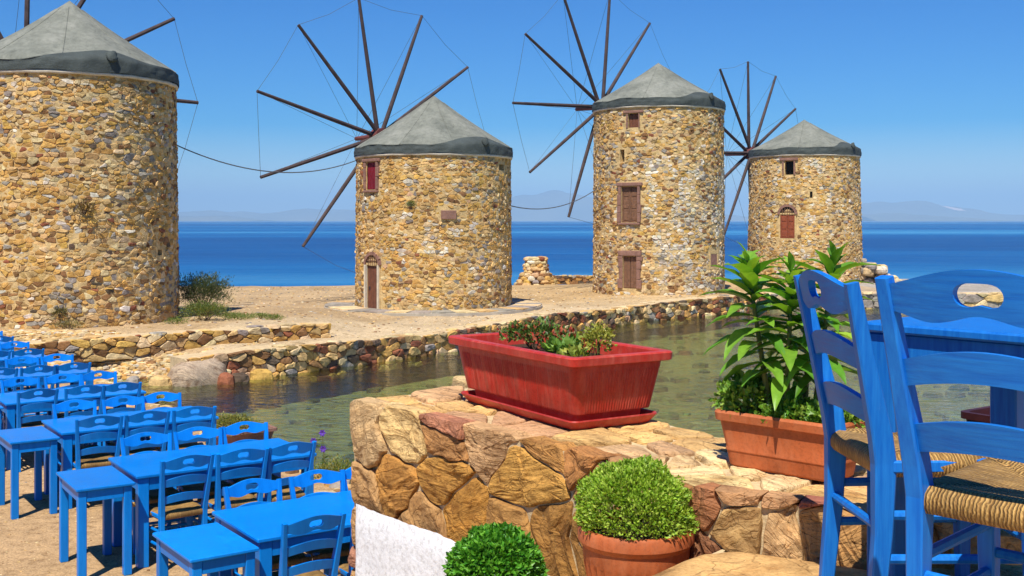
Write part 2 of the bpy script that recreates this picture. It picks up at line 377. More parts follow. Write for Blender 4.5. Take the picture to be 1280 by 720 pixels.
def prep(poly, gap, rg, jit=.05, t=.25):
    """drop tiny edges, pull in by the joint, round the corners"""
    c = cent(poly); q = []
    for i, p in enumerate(poly):
        r = poly[i-1]
        if math.hypot(p[0]-r[0], p[1]-r[1]) > gap*1.2: q.append(p)
    if len(q) < 3: return None, c
    o = []
    for p in chaikin(q, t):
        dx, dy = p[0]-c[0], p[1]-c[1]; d = math.hypot(dx, dy)+1e-6
        k = max(.25, 1-gap/d)*(1+rg.uniform(-jit, jit)); o.append((c[0]+dx*k, c[1]+dy*k))
    return o, c
def add_stone(mb, poly, mp, proud, gap, rg, col, rnd_=.2):
    q, c = prep(poly, gap, rg, .05, rnd_)
    if q is None: return False
    n = len(q); vs = []; tu, tv = rg.uniform(-.16, .16), rg.uniform(-.16, .16)
    def lay(k, d):
        for p in q:
            u, v = c[0]+(p[0]-c[0])*k, c[1]+(p[1]-c[1])*k
            vs.append(mp(u, v, d+((u-c[0])*tu+(v-c[1])*tv if d > 0 else 0)+(rg.uniform(-.12, .12)*proud if d > 0 else 0)))
    lay(1.03, -.03); lay(1.0, proud*.72); lay(.88, proud)
    vs.append(mp(c[0], c[1], proud*1.08))
    fs = []
    for k in range(2):
        for i in range(n): j = (i+1) % n; fs.append((k*n+i, k*n+j, k*n+n+j, k*n+n+i))
    for i in range(n): fs.append((2*n+i, 2*n+(i+1) % n, 3*n))
    mb.add(vs, fs, col); return True
def densify2(p, k): return [(p[i][0]+(p[(i+1) % len(p)][0]-p[i][0])*j/k, p[i][1]+(p[(i+1) % len(p)][1]-p[i][1])*j/k) for i in range(len(p)) for j in range(k)]
def add_boulder(mb, poly, mp, proud, gap, rg, col, amp=.014, seg=2, flat=.82):
    """close-up stone: fine outline, broken face"""
    q, c = prep(poly, gap, rg, .0, .13)
    if q is None: return False
    q = chaikin(densify2(q, 2), .25); n = len(q); off = Vector((rg.uniform(0, 99), rg.uniform(0, 99), rg.uniform(0, 99)))
    ax = rg.uniform(0, 3.14); ca, sa = math.cos(ax), math.sin(ax); vs = []
    def dsp(u, v):
        a, b = (u*ca+v*sa), (-u*sa+v*ca)
        s = noise.fractal(Vector((a*5, b*16, 0))+off, 1.0, 2.1, 4)
        t = noise.fractal(Vector((u*13, v*13, 3))+off, .9, 2.0, 3)
        st = round(noise.noise(Vector((a*4, b*7, 9))+off)*3)/3.0
        return amp*(s*.8+t*.4+st*1.0)
    rings = [(1.03, -.05, 0), (1.0, proud*.25, .2), (.985, proud*.75, .5), (.95, proud*.93, .8), (flat, proud, 1), (.68, proud*1.03, 1), (.5, proud*1.05, 1), (.3, proud*1.05, 1), (.13, proud*1.05, 1)]
    for k, d, a in rings:
        for p in q:
            w = 1+.025*noise.noise(Vector((p[0]*21, p[1]*21, 1))+off)
            u, v = c[0]+(p[0]-c[0])*k*w, c[1]+(p[1]-c[1])*k*w
            vs.append(mp(u, v, d+a*dsp(u, v)))
    vs.append(mp(c[0], c[1], proud*1.05+dsp(*c)))
    fs = []; nr = len(rings)
    for k in range(nr-1):
        for i in range(n): j = (i+1) % n; fs.append((k*n+i, k*n+j, k*n+n+j, k*n+n+i))
    for i in range(n): fs.append(((nr-1)*n+i, (nr-1)*n+(i+1) % n, nr*n))
    mb.add(vs, fs, col); return True
def warp(mp, amp, freq, seed):
    """bend the joints: the same gentle distortion for all stones of a wall"""
    def f(u, v, d):
        p = Vector((u*freq, v*freq, seed*7.3)); q = Vector((u*freq*3.4, v*freq*3.4, seed*7.3+40))
        a = noise.noise_vector(p); b = noise.noise_vector(q)
        return mp(u+amp*a.x+amp*.5*b.x, v+amp*.7*a.y+amp*.42*b.y, d)
    return f
PAL = dict(ochre=(.60, .35, .10), tan=(.63, .42, .175), pale=(.68, .52, .28), brown=(.27, .14, .055), grey=(.34, .30, .25),
           white=(.70, .63, .50), rust=(.30, .105, .05), dark=(.13, .09, .06), pink=(.52, .335, .185), gold=(.60, .37, .09), moss=(.27, .26, .095), weed=(.18, .18, .06), silt=(.37, .33, .16))
def pick(rg, wts, v=.18):
    k = rg.choices(list(wts), list(wts.values()))[0]; c = PAL[k]; f = rg.uniform(1-v, 1+v)
    return tuple(min(.85, x*f*rg.uniform(.96, 1.04)) for x in c)

# ---------------------------------------------------------------- land, sea and far islands
QUAY = [(-6.25, 21.45), (-4.04, 23.6), (-1.54, 26.9), (1.35, 31.2), (4.0, 34.9), (6.9, 37.6), (9.2, 40.3), (13, 40.4), (45, 39)]
EDGE = [(-9.6, 24.5), (-7.9, 20.9), (-7.0, 19.7), (-5.5, 17.4), (-3.6, 14.9), (-1.9, 12.4), (-.3, 10.0), (1.2, 7.6), (1.6, 4)]
LOWW = [(-15, 18.6), (-11, 20.6), (-8.0, 22.5), (-4.15, 25.5)]
def seg_dist(X, Y, line):
    """signed distance to a polyline, positive on its left side"""
    best = np.full(X.shape, 1e9); sg = np.ones(X.shape)
    for (x0, y0), (x1, y1) in zip(line[:-1], line[1:]):
        dx, dy = x1-x0, y1-y0; l2 = dx*dx+dy*dy
        t = np.clip(((X-x0)*dx+(Y-y0)*dy)/l2, 0, 1); d = np.hypot(X-x0-t*dx, Y-y0-t*dy)
        s = np.where(dx*(Y-y0)-dy*(X-x0) >= 0, 1.0, -1.0); m = d < best-1e-9
        best = np.where(m, d, best); sg = np.where(m, s, sg)
    return best*sg
def sst(a, b, x): t = np.clip((x-a)/(b-a), 0, 1); return t*t*(3-2*t)
def vnoise(X, Y, s, seed):
    o = np.empty(X.shape); fx, fy, fo = X.ravel()*s, Y.ravel()*s, o.ravel()
    for i in range(fx.size): fo[i] = noise.fractal(Vector((fx[i], fy[i], seed)), 1.0, 2.0, 3)
    return fo.reshape(X.shape)
xs = np.concatenate([np.arange(-48, -14, .8), np.arange(-14, 16, .26), np.arange(16, 50, .8)]); ys = np.concatenate([np.arange(2, 42, .26), np.arange(42, 74, .5)])
GX, GY = np.meshgrid(xs, ys)
dq = seg_dist(GX, GY, QUAY); dq = np.where(GX < -6.25, -1, dq)
de = seg_dist(GX, GY, EDGE); de = -de                    # terrace lies to the right of the line as it is listed
nz1 = vnoise(GX, GY, .35, 3.0); nz2 = vnoise(GX, GY, 1.6, 8.0)
spit = np.where(GX >= -6.25, -1.0+1.1*sst(.25, .5, dq), -1.0)
spit = np.maximum(spit, np.where((GX < -6.0), -1.0+1.12*sst(-1.6, .9, (GY-22.6)-(GX+7.5)*.35), -1))
land = np.maximum(spit, -1.0+1.0*sst(-.35, .25, de))
land = np.maximum(land, np.where(GX < -9.3, 0.0, -1))
lw = seg_dist(GX, GY, LOWW)
land = land+.33*sst(.25, .55, lw)*sst(-3.3, -5.2, GX)*(GX < -2)
land = land+.08*sst(26, 40, GY)*sst(0, 8, GX)
shore = 54+3.0*np.sin(GX*.13)+np.where(GX > 0, -2, 0)+np.where(GX > 12, 3, 0)
land = np.where(GY > 30, np.minimum(land, .16-1.35*sst(-7.5, 4.0, GY-shore)), land)
inside = land > -.7
land = land+np.where(inside, .025*nz1+.018*nz2, .05*nz1)*np.where((GY < 19) & (GX > -9), .45, 1)
cols = np.empty(GX.shape+(3,))
cols[:] = (.47, .34, .19)                                                        # gravelly earth
sandm = sst(-8, -3, GY-shore)[..., None]; cols = cols*(1-sandm)+np.array((.60, .41, .235))*sandm     # beach sand
terr = (sst(-.2, .3, de)*sst(21, 18, GY))[..., None]; cols = cols*(1-terr)+np.array((.50, .335, .175))*terr   # packed terrace earth
pathm = (sst(.2, .5, dq)*sst(3.4, 2.6, dq)*sst(9, 5, GX))[..., None]; cols = cols*(1-pathm)+np.array((.56, .44, .275))*pathm
pv = (sst(9.5, 11, GX)*sst(38, 40, GY))[..., None]; cols = cols*(1-pv)+np.array((.40, .37, .33))*pv  # grey paved quay
strip = ((GX > -5) & (GX < 14))[..., None]*sst(33, 38, GY)[..., None]*.5; cols = cols*(1-strip)+np.array((.52, .35, .15))*strip
bed = (sst(-.38, -.6, land))[..., None]; cols = cols*(1-bed)+np.array((.37, .33, .14))*bed          # weed-grown harbour bed
ny_, nx_ = GX.shape
gv = np.stack([GX, GY, land], -1).reshape(-1, 3)
idx = np.arange(ny_*nx_).reshape(ny_, nx_)
gf = np.stack([idx[:-1, :-1], idx[:-1, 1:], idx[1:, 1:], idx[1:, :-1]], -1).reshape(-1, 4)
def ground_z(x, y):
    i = int(np.clip(np.searchsorted(ys, y)-1, 0, ny_-2)); j = int(np.clip(np.searchsorted(xs, x)-1, 0, nx_-2))
    a = (x-xs[j])/(xs[j+1]-xs[j]); b = (y-ys[i])/(ys[i+1]-ys[i])
    return float((land[i, j]*(1-a)+land[i, j+1]*a)*(1-b)+(land[i+1, j]*(1-a)+land[i+1, j+1]*a)*b)
me = bpy.data.meshes.new('ground'); me.from_pydata(gv.tolist(), [], gf.tolist())
ca = me.color_attributes.new('Col', 'FLOAT_COLOR', 'POINT'); arr = np.ones((ny_*nx_, 4), dtype=np.float32); arr[:, :3] = cols.reshape(-1, 3)
ca.data.foreach_set('color', arr.ravel()); me.polygons.foreach_set('use_smooth', [True]*len(me.polygons)); me.materials.append(M['ground'])
ground = link(bpy.data.objects.new('ground', me)); tag(ground, kind='structure')
mb = MB(); mb.add([(-16000, 45, -.4), (16000, 45, -.4), (16000, 17500, -.4), (-16000, 17500, -.4)], [(0, 1, 2, 3)])
tag(obj('sea', mb, M['sea']), kind='structure')
mb = MB(); mb.add([(-12, 2, -.4), (50, 2, -.4), (50, 44.9, -.4), (-12, 44.9, -.4)], [(0, 1, 2, 3)])
tag(obj('harbour_water', mb, M['inlet']), kind='structure')
mb = MB(); mb.add([(-900, -900, -7.0), (900, -900, -7.0), (900, 44, -7.0), (-900, 44, -7.0)], [(0, 1, 2, 3)], (.05, .09, .08))
tag(obj('seabed', mb, M['ground']), kind='structure')

def island(px0, px1, prof, dist, seed, scar=None):
    """ridge with real depth; prof = (px, py) skyline as read off the photo"""
    mb = MB(); nu, nv = 90, 14; X0, X1 = (px0-CX)/F*dist, (px1-CX)/F*dist; dep = dist*.16
    vs, cs = [], []
    for j in range(nv+1):
        t = j/nv; bell = math.sin(math.pi*t)**.8
        for i in range(nu+1):
            s = i/nu; px = px0+(px1-px0)*s
            y = np.interp(px, [q[0] for q in prof], [q[1] for q in prof]); hh = max(0, (CY-y)/F*dist)+3
            x = X0+(X1-X0)*s; yy = dist-dep*.5+dep*t
            rough = noise.fractal(Vector((s*9, t*3, seed)), 1.0, 2.0, 4)
            vs.append((x, yy, -3+hh*bell*(1+.16*rough*(1-abs(2*t-1)*.3))))
    fs = [(j*(nu+1)+i, j*(nu+1)+i+1, (j+1)*(nu+1)+i+1, (j+1)*(nu+1)+i) for j in range(nv) for i in range(nu)]
    for f in fs:
        s = (f[0] % (nu+1))/nu; t = (f[0]//(nu+1))/nv; c = (.16, .15, .11)
        if scar and abs(px0+(px1-px0)*s-scar) < 10 and .16 < t < .36: c = (.75, .55, .45)
        mb.add([], [], None); mb.f.append(f); mb.c.append(c)
    mb.v = vs; return tag(obj('distant_hills', mb, M['hill'], smooth=True), kind='structure')
DI = 9000.0
island(120, 470, [(120, 274), (215, 266), (270, 263), (330, 266), (385, 261), (440, 262), (470, 272)], DI, 1.0)
island(600, 960, [(600, 272), (640, 247), (672, 241), (700, 239), (735, 244), (780, 252), (860, 262), (960, 274)], DI*1.05, 5.0)
island(1020, 1330, [(1020, 272), (1075, 255), (1110, 250), (1150, 252), (1190, 258), (1230, 266), (1330, 271)], DI, 9.0, 1170)
island(150, 330, [(150, 275), (230, 270), (280, 269), (330, 275)], DI*.8, 13.0)
island(1060, 1240, [(1060, 268), (1110, 266), (1160, 269), (1240, 275)], DI*.8, 17.0)
hz = bpy.data.materials.new('sea_haze'); hz.use_nodes = True; hn, hl = hz.node_tree.nodes, hz.node_tree.links
hn.remove(hn['Principled BSDF']); pvn = hn.new('ShaderNodeVolumePrincipled')
pvn.inputs['Color'].default_value = (.43, .71, 1.0, 1); pvn.inputs['Density'].default_value = 1.95e-4; pvn.inputs['Anisotropy'].default_value = -0.3
hl.new(pvn.outputs[0], hn['Material Output'].inputs['Volume'])
mb = MB(); mb.box((0, 8000, 200-4), (34000, 20000, 416)); hob = obj('haze', mb, hz); tag(hob, 'pale blue sea haze over the water and islands', kind='stuff')

# ---------------------------------------------------------------- windmills
AX = -42.0                                              # rotor axis, degrees right of straight ahead (all four mills)
axv = Vector((*az(AX), 0)); tailaz = AX+180
def make_mill(cx, cy, rb, rt, zb, zt, zap, hubz, rotr, nsp, phase, openings, wts, hh, ww, seed, label, clump=None, stems=()):
    rg = random.Random(seed); root = empty('stone_windmill', (cx, cy, zb)); tag(root, label, 'windmill', 'stone windmills on the spit')
    def rad(z): return rb+(rt-rb)*max(0, min(1, (z-zb)/(zt-zb)))
    toward = math.degrees(math.atan2(-cx, -cy))          # azimuth from the mill to the camera
    def cyl(a, z, d):                                    # a in degrees of azimuth
        q = R(a); r = rad(z)+d; return (cx+r*math.sin(q), cy+r*math.cos(q), z)
    def hit(px, py):                                     # where the sight line through a photo pixel meets the wall
        dx = (px-CX)/F; r = rb
        A = dx*dx+1; B = -2*(dx*cx+cy); C = cx*cx+cy*cy-r*r; D = (-B-math.sqrt(max(0, B*B-4*A*C)))/(2*A)
        z = H-(py-CY)/F*D; return math.degrees(math.atan2(dx*D-cx, D-cy)), z
    ops = []
    for kind, x0, x1, y0, y1 in openings:
        a0, z1 = hit(x0, y0); a1, z0 = hit(x1, y1); am, _ = hit((x0+x1)/2, y0)
        wrap = lambda a: am+((a-am+180) % 360-180)
        a0, a1 = wrap(a0), wrap(a1); ops.append((kind, (a0+a1)/2, abs(a0-a1)/2*math.pi/180*rb, z0, z1))
    # plastered core with the openings left out
    mb = MB(); NA, NZ = 240, int((zt-zb)/.06); vs = []
    for j in range(NZ+1):
        z = zb-.25+(zt-zb+.25)*j/NZ
        for i in range(NA):
            a = 360*i/NA; n = noise.fractal(Vector((math.sin(R(a))*8, math.cos(R(a))*8, z*4+seed)), 1, 2, 2)*.012+.016; vs.append(cyl(a, z, n))
    fs = []
    for j in range(NZ):
        z = zb-.25+(zt-zb+.25)*(j+.5)/NZ
        for i in range(NA):
            a = 360*(i+.5)/NA; skip = False
            for k, am, hw, z0, z1 in ops:
                if k != 'plaque' and z0 < z < z1 and abs((a-am+180) % 360-180)*math.pi/180*rb < hw: skip = True
            if not skip: i2 = (i+1) % NA; fs.append((j*NA+i2, j*NA+i, (j+1)*NA+i, (j+1)*NA+i2))
    mb.add(vs, fs); obj('wall', mb, M['mortar'], root, smooth=True)
    # rubble facing on the half that can be seen
    a_lo, a_hi = toward-118, toward+118; Lu = R(a_hi-a_lo)*rb
    seeds = rubble_seeds(Lu, zb-.12, zt-.06, hh, ww, rg)
    AS = 1.8; cells = power_cells([(u, v*AS, w*AS) for u, v, w in seeds], (0, Lu, (zb-.15)*AS, (zt-.04)*AS), max(ww*2.2, hh*AS*3))
    cells = [[(u, v/AS) for u, v in p] if p else None for p in cells]
    def mp0(u, v, d): return cyl(a_lo+math.degrees(u/rb), min(v, zt-.03), d)
    mp = warp(mp0, .06, 3.2, seed)
    good = []
    for p in cells:
        if not p: continue
        c = cent(p); a = a_lo+math.degrees(c[0]/rb); bad = False
        for k, am, hw, z0, z1 in ops:
            mgn = .10 if k in ('plaque', 'hole') else .19
            if abs((a-am+180) % 360-180)*math.pi/180*rb < hw+mgn*.9 and z0-.08 < c[1] < z1+(mgn if k != 'arch' else .32): bad = True
        if bad: continue
        fc = math.cos(R(a-toward)); wx, wy, wz = cyl(a, c[1], 0)
        vis = fc > .12 and CX+F*wx/wy > -6 and CY-F*(wz-H)/wy > 0
        good.append((area(p)*max(fc, 0) if vis else -1, p, a, c))
    good.sort(key=lambda t: -t[0])
    rest = MB(); cnt = 0
    for ar, p, a, c in good:
        w = dict(wts)
        if clump and clump(a-toward, (c[1]-zb)/(zt-zb), rg): w = {'white': 5, 'pale': 3, 'grey': 1}
        # weathering patches: neighbouring stones share a tone
        tone = noise.noise(Vector((a*.06, c[1]*1.3, seed)))
        big = noise.noise(Vector((a*.025, c[1]*.55, seed+30)))
        if big < -.12: w['grey'] = w.get('grey', 0)+5*min(1, -big*3); w['brown'] = w.get('brown', 0)+2; w['pale'] = w.get('pale', 0)+2
        if tone > .25: w['gold'] = w.get('gold', 0)+4; w['ochre'] = w.get('ochre', 0)+4
        elif tone < -.3: w['grey'] = w.get('grey', 0)+3; w['brown'] = w.get('brown', 0)+1.5
        col = pick(rg, w); gp = rg.choice((.002, .004, .007, .012)); pr = rg.choice((.018, .022, .026, .032, .042))*rg.uniform(.85, 1.2)
        if cnt < 300 and ar > 0 and F*math.sqrt(ar)/math.hypot(cx, cy) > 7.0:
            m1 = MB()
            if add_stone(m1, p, mp, pr, gp, rg, col): obj('stone', m1, M['stone'], root, center=True); cnt += 1
        else: add_stone(rest, p, mp, pr, gp, rg, col)
    tag(obj('stonework', rest, M['stone'], root), kind='stuff')
    # openings: reveal, infill, surround
    def frame_pts(am):
        q = R(am); n = Vector((math.sin(q), math.cos(q), 0)); t = Vector((math.cos(q), -math.sin(q), 0)); return n, t
    for k, am, hw, z0, z1 in ops:
        n, t = frame_pts(am); base = Vector((cx, cy, 0))+n*rad((z0+z1)/2); rz = math.atan2(t.y, t.x)
        def blk(m, u, z, d, su, sz, sd, bev=.006): m.box(tuple(base+t*u+n*d+Vector((0, 0, z))), (su, sd, sz), bev, rz)
        zc, hz_ = (z0+z1)/2, (z1-z0)
        if k == 'plaque':
            m1 = MB(); blk(m1, 0, zc, .05, 2*hw, hz_, .06, .01); obj('plaque', m1, M['redstone'], root, center=True); continue
        m1 = MB()                                        # reveal (jambs, head, sill and back of the recess)
        blk(m1, -hw-.03, zc, -.16, .06, hz_+.12, .36, 0); blk(m1, hw+.03, zc, -.16, .06, hz_+.12, .36, 0)
        blk(m1, 0, z1+.03, -.16, 2*hw+.002, .06, .355, 0); blk(m1, 0, z0-.03, -.16, 2*hw+.002, .06, .355, 0)
        obj('reveal', m1, M['mortar'], root, center=True)
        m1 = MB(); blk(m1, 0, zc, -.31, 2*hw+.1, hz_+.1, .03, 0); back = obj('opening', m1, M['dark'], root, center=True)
        if k == 'hole': continue
        def surround(mat, jw=.14, lint=.16, sill=True, out=.055):
            for s in (-1, 1):
                zz = z0; q = 0
                while zz < z1-.02:
                    h_ = min(rg.uniform(.22, .4), z1-zz); w_ = jw*rg.uniform(.8, 1.35)
                    m1 = MB(); blk(m1, s*(hw+w_/2+.004), zz+h_/2, out-.06, w_, h_-.012, .14, .012); obj('jamb_stone', m1, mat, root, center=True); zz += h_
            m1 = MB(); blk(m1, 0, z1+lint/2+.004, out-.055, 2*hw+.36, lint-.01, .15, .014); obj('lintel', m1, mat, root, center=True)
            if sill: m1 = MB(); blk(m1, 0, z0-.045, out-.045, 2*hw+.22, .07, .17, .01); obj('sill', m1, mat, root, center=True)
        def arch(mat, nn=7, w_=.13, zs=None):
            zs = z1 if zs is None else zs
            for i in range(nn):
                th = math.pi*(i+.5)/nn; rr = hw+w_/2+.01; m1 = MB()
                c = base+t*(math.cos(th)*rr)+Vector((0, 0, zs+math.sin(th)*rr))+n*.0
                ux = t*math.cos(th)+Vector((0, 0, math.sin(th))); uy = t*-math.sin(th)+Vector((0, 0, math.cos(th)))
                l = math.pi*rr/nn*.46; vs = []
                for d in (-.08, .055):
                    for a_, b_ in ((-1, -1), (1, -1), (1, 1), (-1, 1)): vs.append(tuple(c+ux*(a_*w_/2)+uy*(b_*l)+n*d))
                m1.add(vs, [(3, 2, 1, 0), (4, 5, 6, 7), (0, 1, 5, 4), (1, 2, 6, 5), (2, 3, 7, 6), (3, 0, 4, 7)]); obj('voussoir', m1, mat, root, center=True)
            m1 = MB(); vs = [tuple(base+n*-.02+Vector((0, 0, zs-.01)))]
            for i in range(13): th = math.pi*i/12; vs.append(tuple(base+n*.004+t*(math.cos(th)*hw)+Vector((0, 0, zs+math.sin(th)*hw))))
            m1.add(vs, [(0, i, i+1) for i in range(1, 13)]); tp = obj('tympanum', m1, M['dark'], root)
            m1 = MB()
            for i in range(5):
                u = hw*(-.66+.33*i); h_ = math.sqrt(max(0, hw*hw-u*u)); blk(m1, u, zs+h_/2, .02, .02, h_, .02, 0)
            blk(m1, 0, zs+hw*.45, .025, hw*1.7, .02, .02, 0); obj('lattice', m1, M['oldwood'], tp)
        def leaves2(mat, nleaf, npl, dep=-.10, panel=False):
            for q in range(nleaf):
                w_ = 2*hw/nleaf; uc = -hw+w_*(q+.5); m1 = MB(); blk(m1, uc, zc, dep, w_-.012, hz_-.02, .035, .006)
                lf = obj('shutter' if nleaf > 1 else 'door', m1, mat, root, center=True)
                if panel:
                    for r_ in range(3):
                        m1 = MB(); ph = (hz_-.02)/3; blk(m1, uc, z0+.01+ph*(r_+.5), dep+.02, w_*.6, ph*.68, .022, .012); obj('panel', m1, mat, lf, center=True)
                    for s_ in (-1, 1):
                        m1 = MB(); blk(m1, uc+s_*w_*.41, zc, dep+.027, w_*.13, hz_-.03, .025, .004); obj('stile', m1, mat, lf, center=True)
                else:
                    for r_ in range(npl):
                        m1 = MB(); pw = (w_-.02)/npl; blk(m1, uc-w_/2+.01+pw*(r_+.5), zc, dep+.022, pw-.012, hz_-.05, .02, .004); obj('plank', m1, mat, lf, center=True)
        if k == 'redwin': surround(M['redstone'], .11, .10, True, .045); leaves2(M['redwood'], 1, 3, -.05)
        elif k == 'archdoor':
            surr = None; leaves2(M['brown'], 1, 4, -.06); arch(M['redstone'], 7, .09)
            m1 = MB(); blk(m1, hw*.6, z0+hz_*.5, -.02, .03, .10, .04, .004); obj('handle', m1, M['grate'], root, center=True)
            m1 = MB()
            for s in (-1, 1): blk(m1, s*(hw+.02), zc, .03, .05, hz_, .10, .006)
            obj('door_frame', m1, M['rim'], root, center=True)
        elif k == 'shut': surround(M['redstone'], .12, .13, True); leaves2(M['oldwood'], 2, 3, -.08, True)
        elif k == 'olddoor': surround(M['redstone'], .17, .19, False, .05); leaves2(M['oldwood'], 2, 2, -.08)
        elif k == 'arch': leaves2(M['orange'], 2, 3, -.03, True); arch(M['redstone'], 9, .10)
        elif k == 'win': surround(M['redstone'], .06, .12, False, .04)
        elif k == 'brownwin': surround(M['redstone'], .05, .10, False, .04); leaves2(M['brown'], 1, 3, -.10)
        elif k == 'sidedoor': leaves2(M['redstone'], 1, 1, -.02)
    # lime rim under the cover
    mb = MB(); vs = []; NR = 96; prof = [(-.10, -.06), (.075, -.055), (.085, -.01), (.07, .025), (-.15, .03)]
    for d, dz in prof:
        for i in range(NR): vs.append(cyl(360*i/NR, zt, d) if False else tuple(Vector(cyl(360*i/NR, zt, d))+Vector((0, 0, dz+.006*math.sin(i*1.7+seed)))))
    fs = [(k*NR+(i+1) % NR, k*NR+i, k*NR+NR+i, k*NR+NR+(i+1) % NR) for k in range(len(prof)-1) for i in range(NR)]
    mb.add(vs, fs); obj('rim', mb, M['rim'], root, smooth=True)
    # canvas cover: dark skirt gathered to a knot at the tail, pale cone above
    NS = 160; eave = .35
    def skirt_top(a):
        d = (a-tailaz+180) % 360-180; e = ((a-AX+180) % 360-180)
        return zt+.03+eave*(.68+.07*math.sin(R(a*5+seed*40))+.05*math.sin(R(a*11+seed*70))+.75*math.exp(-(d/26.0)**2)+.3*math.exp(-(e/50.0)**2))
    def cone_r(a, z):                                    # slack cloth between two stiff ridges
        q = (zap-z)/(zap-(zt+.03+eave*.72)); sag = .035*math.sin(math.pi*min(1, max(0, q)))
        fold = .02*math.sin(R(a*8+seed*50))*min(1, q)
        d = (a-tailaz+180) % 360-180
        return max(.0, (rt+.10)*(q-sag)+fold+.09*math.exp(-(d/14.0)**2)*min(1, q))
    mb = MB(); vs = []; K = 9
    for j in range(K):
        t_ = j/(K-1)
        for i in range(NS):
            a = 360*i/NS; z = zt+.02+(skirt_top(a)-zt-.02)*t_; rr = min(rt+.10-.02*t_, cone_r(a, z)+.012) if t_ > .5 else rt+.10
            rr += .03*noise.fractal(Vector((math.sin(R(a))*6+t_, math.cos(R(a))*6, z*3+seed)), 1, 2, 3)*t_**.5*(1 if t_ < .9 else .4)+.02*math.sin(R(a*31)+t_*4)*t_*(1-t_)*2
            vs.append((cx+rr*math.sin(R(a)), cy+rr*math.cos(R(a)), z+(.012*math.sin(R(a*9)) if j == 0 else 0)))
    fs = [(j*NS+(i+1) % NS, j*NS+i, j*NS+NS+i, j*NS+NS+(i+1) % NS) for j in range(K-1) for i in range(NS)]
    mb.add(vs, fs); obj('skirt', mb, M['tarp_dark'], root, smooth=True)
    mb = MB(); vs = []; K = 16
    for j in range(K):
        t_ = j/K
        for i in range(NS):
            a = 360*i/NS; zz0 = skirt_top(a)-.015; z = zz0+(zap-zz0)*t_; rr = min(cone_r(a, z), rt+.085)
            rr += (.014*noise.fractal(Vector((math.sin(R(a))*4, math.cos(R(a))*4, z*2+seed)), 1, 2, 3))*(1-t_)
            vs.append((cx+rr*math.sin(R(a)), cy+rr*math.cos(R(a)), z))
    vs.append((cx, cy, zap))
    fs = [(j*NS+(i+1) % NS, j*NS+i, j*NS+NS+i, j*NS+NS+(i+1) % NS) for j in range(K-1) for i in range(NS)]+[((K-1)*NS+(i+1) % NS, (K-1)*NS+i, K*NS) for i in range(NS)]
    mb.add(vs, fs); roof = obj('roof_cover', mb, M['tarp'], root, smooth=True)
    # seams where canvas strips overlap
    for da in (-150, -95, -52, -20, 24, 62, 105):
        a = tailaz+da; mb = MB(); pts = []
        for j in range(9): t_ = j/9.2; zz0 = skirt_top(a); z = zz0+(zap-zz0)*t_; rr = min(cone_r(a, z), rt+.085)+.006; pts.append((cx+rr*math.sin(R(a)), cy+rr*math.cos(R(a)), z))
        mb.tube(pts, .011, 4); obj('seam', mb, M['tarp'], roof)
    zk = skirt_top(tailaz)-.14; q = R(tailaz); kb = Vector((cx+(rt+.10)*math.sin(q), cy+(rt+.10)*math.cos(q), zk))
    mb = MB(); n_ = Vector((math.sin(q), math.cos(q), 0)); t_ = Vector((math.cos(q), -math.sin(q), 0)); vs = []
    for j in range(7):                                   # gathered knot of cloth
        f = j/6; rr = (.10, .125, .12, .10, .10, .07, .01)[j]
        for i in range(14):
            th = 2*math.pi*i/14; w = 1+.14*math.sin(th*3+j)
            vs.append(tuple(kb+n_*(f*.12-.03)+t_*(math.cos(th)*rr*w)+Vector((0, 0, math.sin(th)*rr*w-.1*f))))
    mb.add(vs, [(j*14+i, j*14+(i+1) % 14, j*14+14+(i+1) % 14, j*14+14+i) for j in range(6) for i in range(14)]); obj('knot', mb, M['tarp_dark'], root, smooth=True)
    # rotor: axle, hub, spokes and rigging
    hub = Vector((cx, cy, hubz))+axv*(rt+.55); side = Vector((axv.y, -axv.x, 0)); tip = hub+axv*1.35
    mb = MB(); mb.tube([Vector((cx, cy, hubz))+axv*(rt*.5), hub+axv*.25], .17, 12); mb.tube([hub+axv*.2, tip], [.11, .07], 10); obj('axle', mb, M['axle'], root)
    mb = MB(); mb.tube([hub-axv*.2, hub+axv*.2], .27, 12); obj('hub', mb, M['axle'], root, center=True)
    tips = []
    for i in range(nsp):
        th = R(phase+360.0*i/nsp); d = side*math.cos(th)+Vector((0, 0, 1))*math.sin(th); k_ = axv*(.07*(1 if i % 2 else -1))
        e = hub+d*rotr*rg.uniform(.985, 1.015)+k_*.3; tips.append(e)
        m1 = MB(); m1.tube([hub+k_+d*.1, hub+d*rotr*.5+k_*.7, e], [.075, .066, .05], 8); obj('spoke', m1, M['spoke'], root)
    for i in range(nsp):
        a, b = tips[i], tips[(i+1) % nsp]
        if i % 7 != 6:
            m1 = MB(); m1.tube([a, (a+b)/2-Vector((0, 0, .1)), b], .0065, 4, cap=False); obj('wire', m1, M['wire'], root)
        m1 = MB(); m1.tube([tip-axv*.05, a*.995+tip*.005], .006, 4, cap=False); obj('wire', m1, M['wire'], root)
    return root, hit, cyl
W1 = dict(ochre=8, tan=9, pale=3.5, brown=1.6, grey=1.3, white=.5, rust=.4, dark=.3, gold=1)
W2 = dict(ochre=9, tan=9, pale=3, brown=1.3, grey=.4, white=.4, rust=.3, gold=2, pink=.4)
W3 = dict(ochre=4, tan=8, pale=6, brown=2, grey=1, white=1.2, rust=.5, gold=.8, pink=1)
W4 = dict(ochre=4.5, tan=9, pale=6, brown=1.0, grey=.5, white=1, rust=.3, gold=1)
mills = []
m1_ = make_mill(-10.35, 26.2, 2.43, 2.36, .38, 5.95, 7.9, 6.15, 4.6, 12, -1, [('hole', 197, 203, 312, 320)], W1, .074, .172, 1,
    'largest stone windmill tower beside low green bush and blue table rows', lambda a, t, r: r.random() < .05)
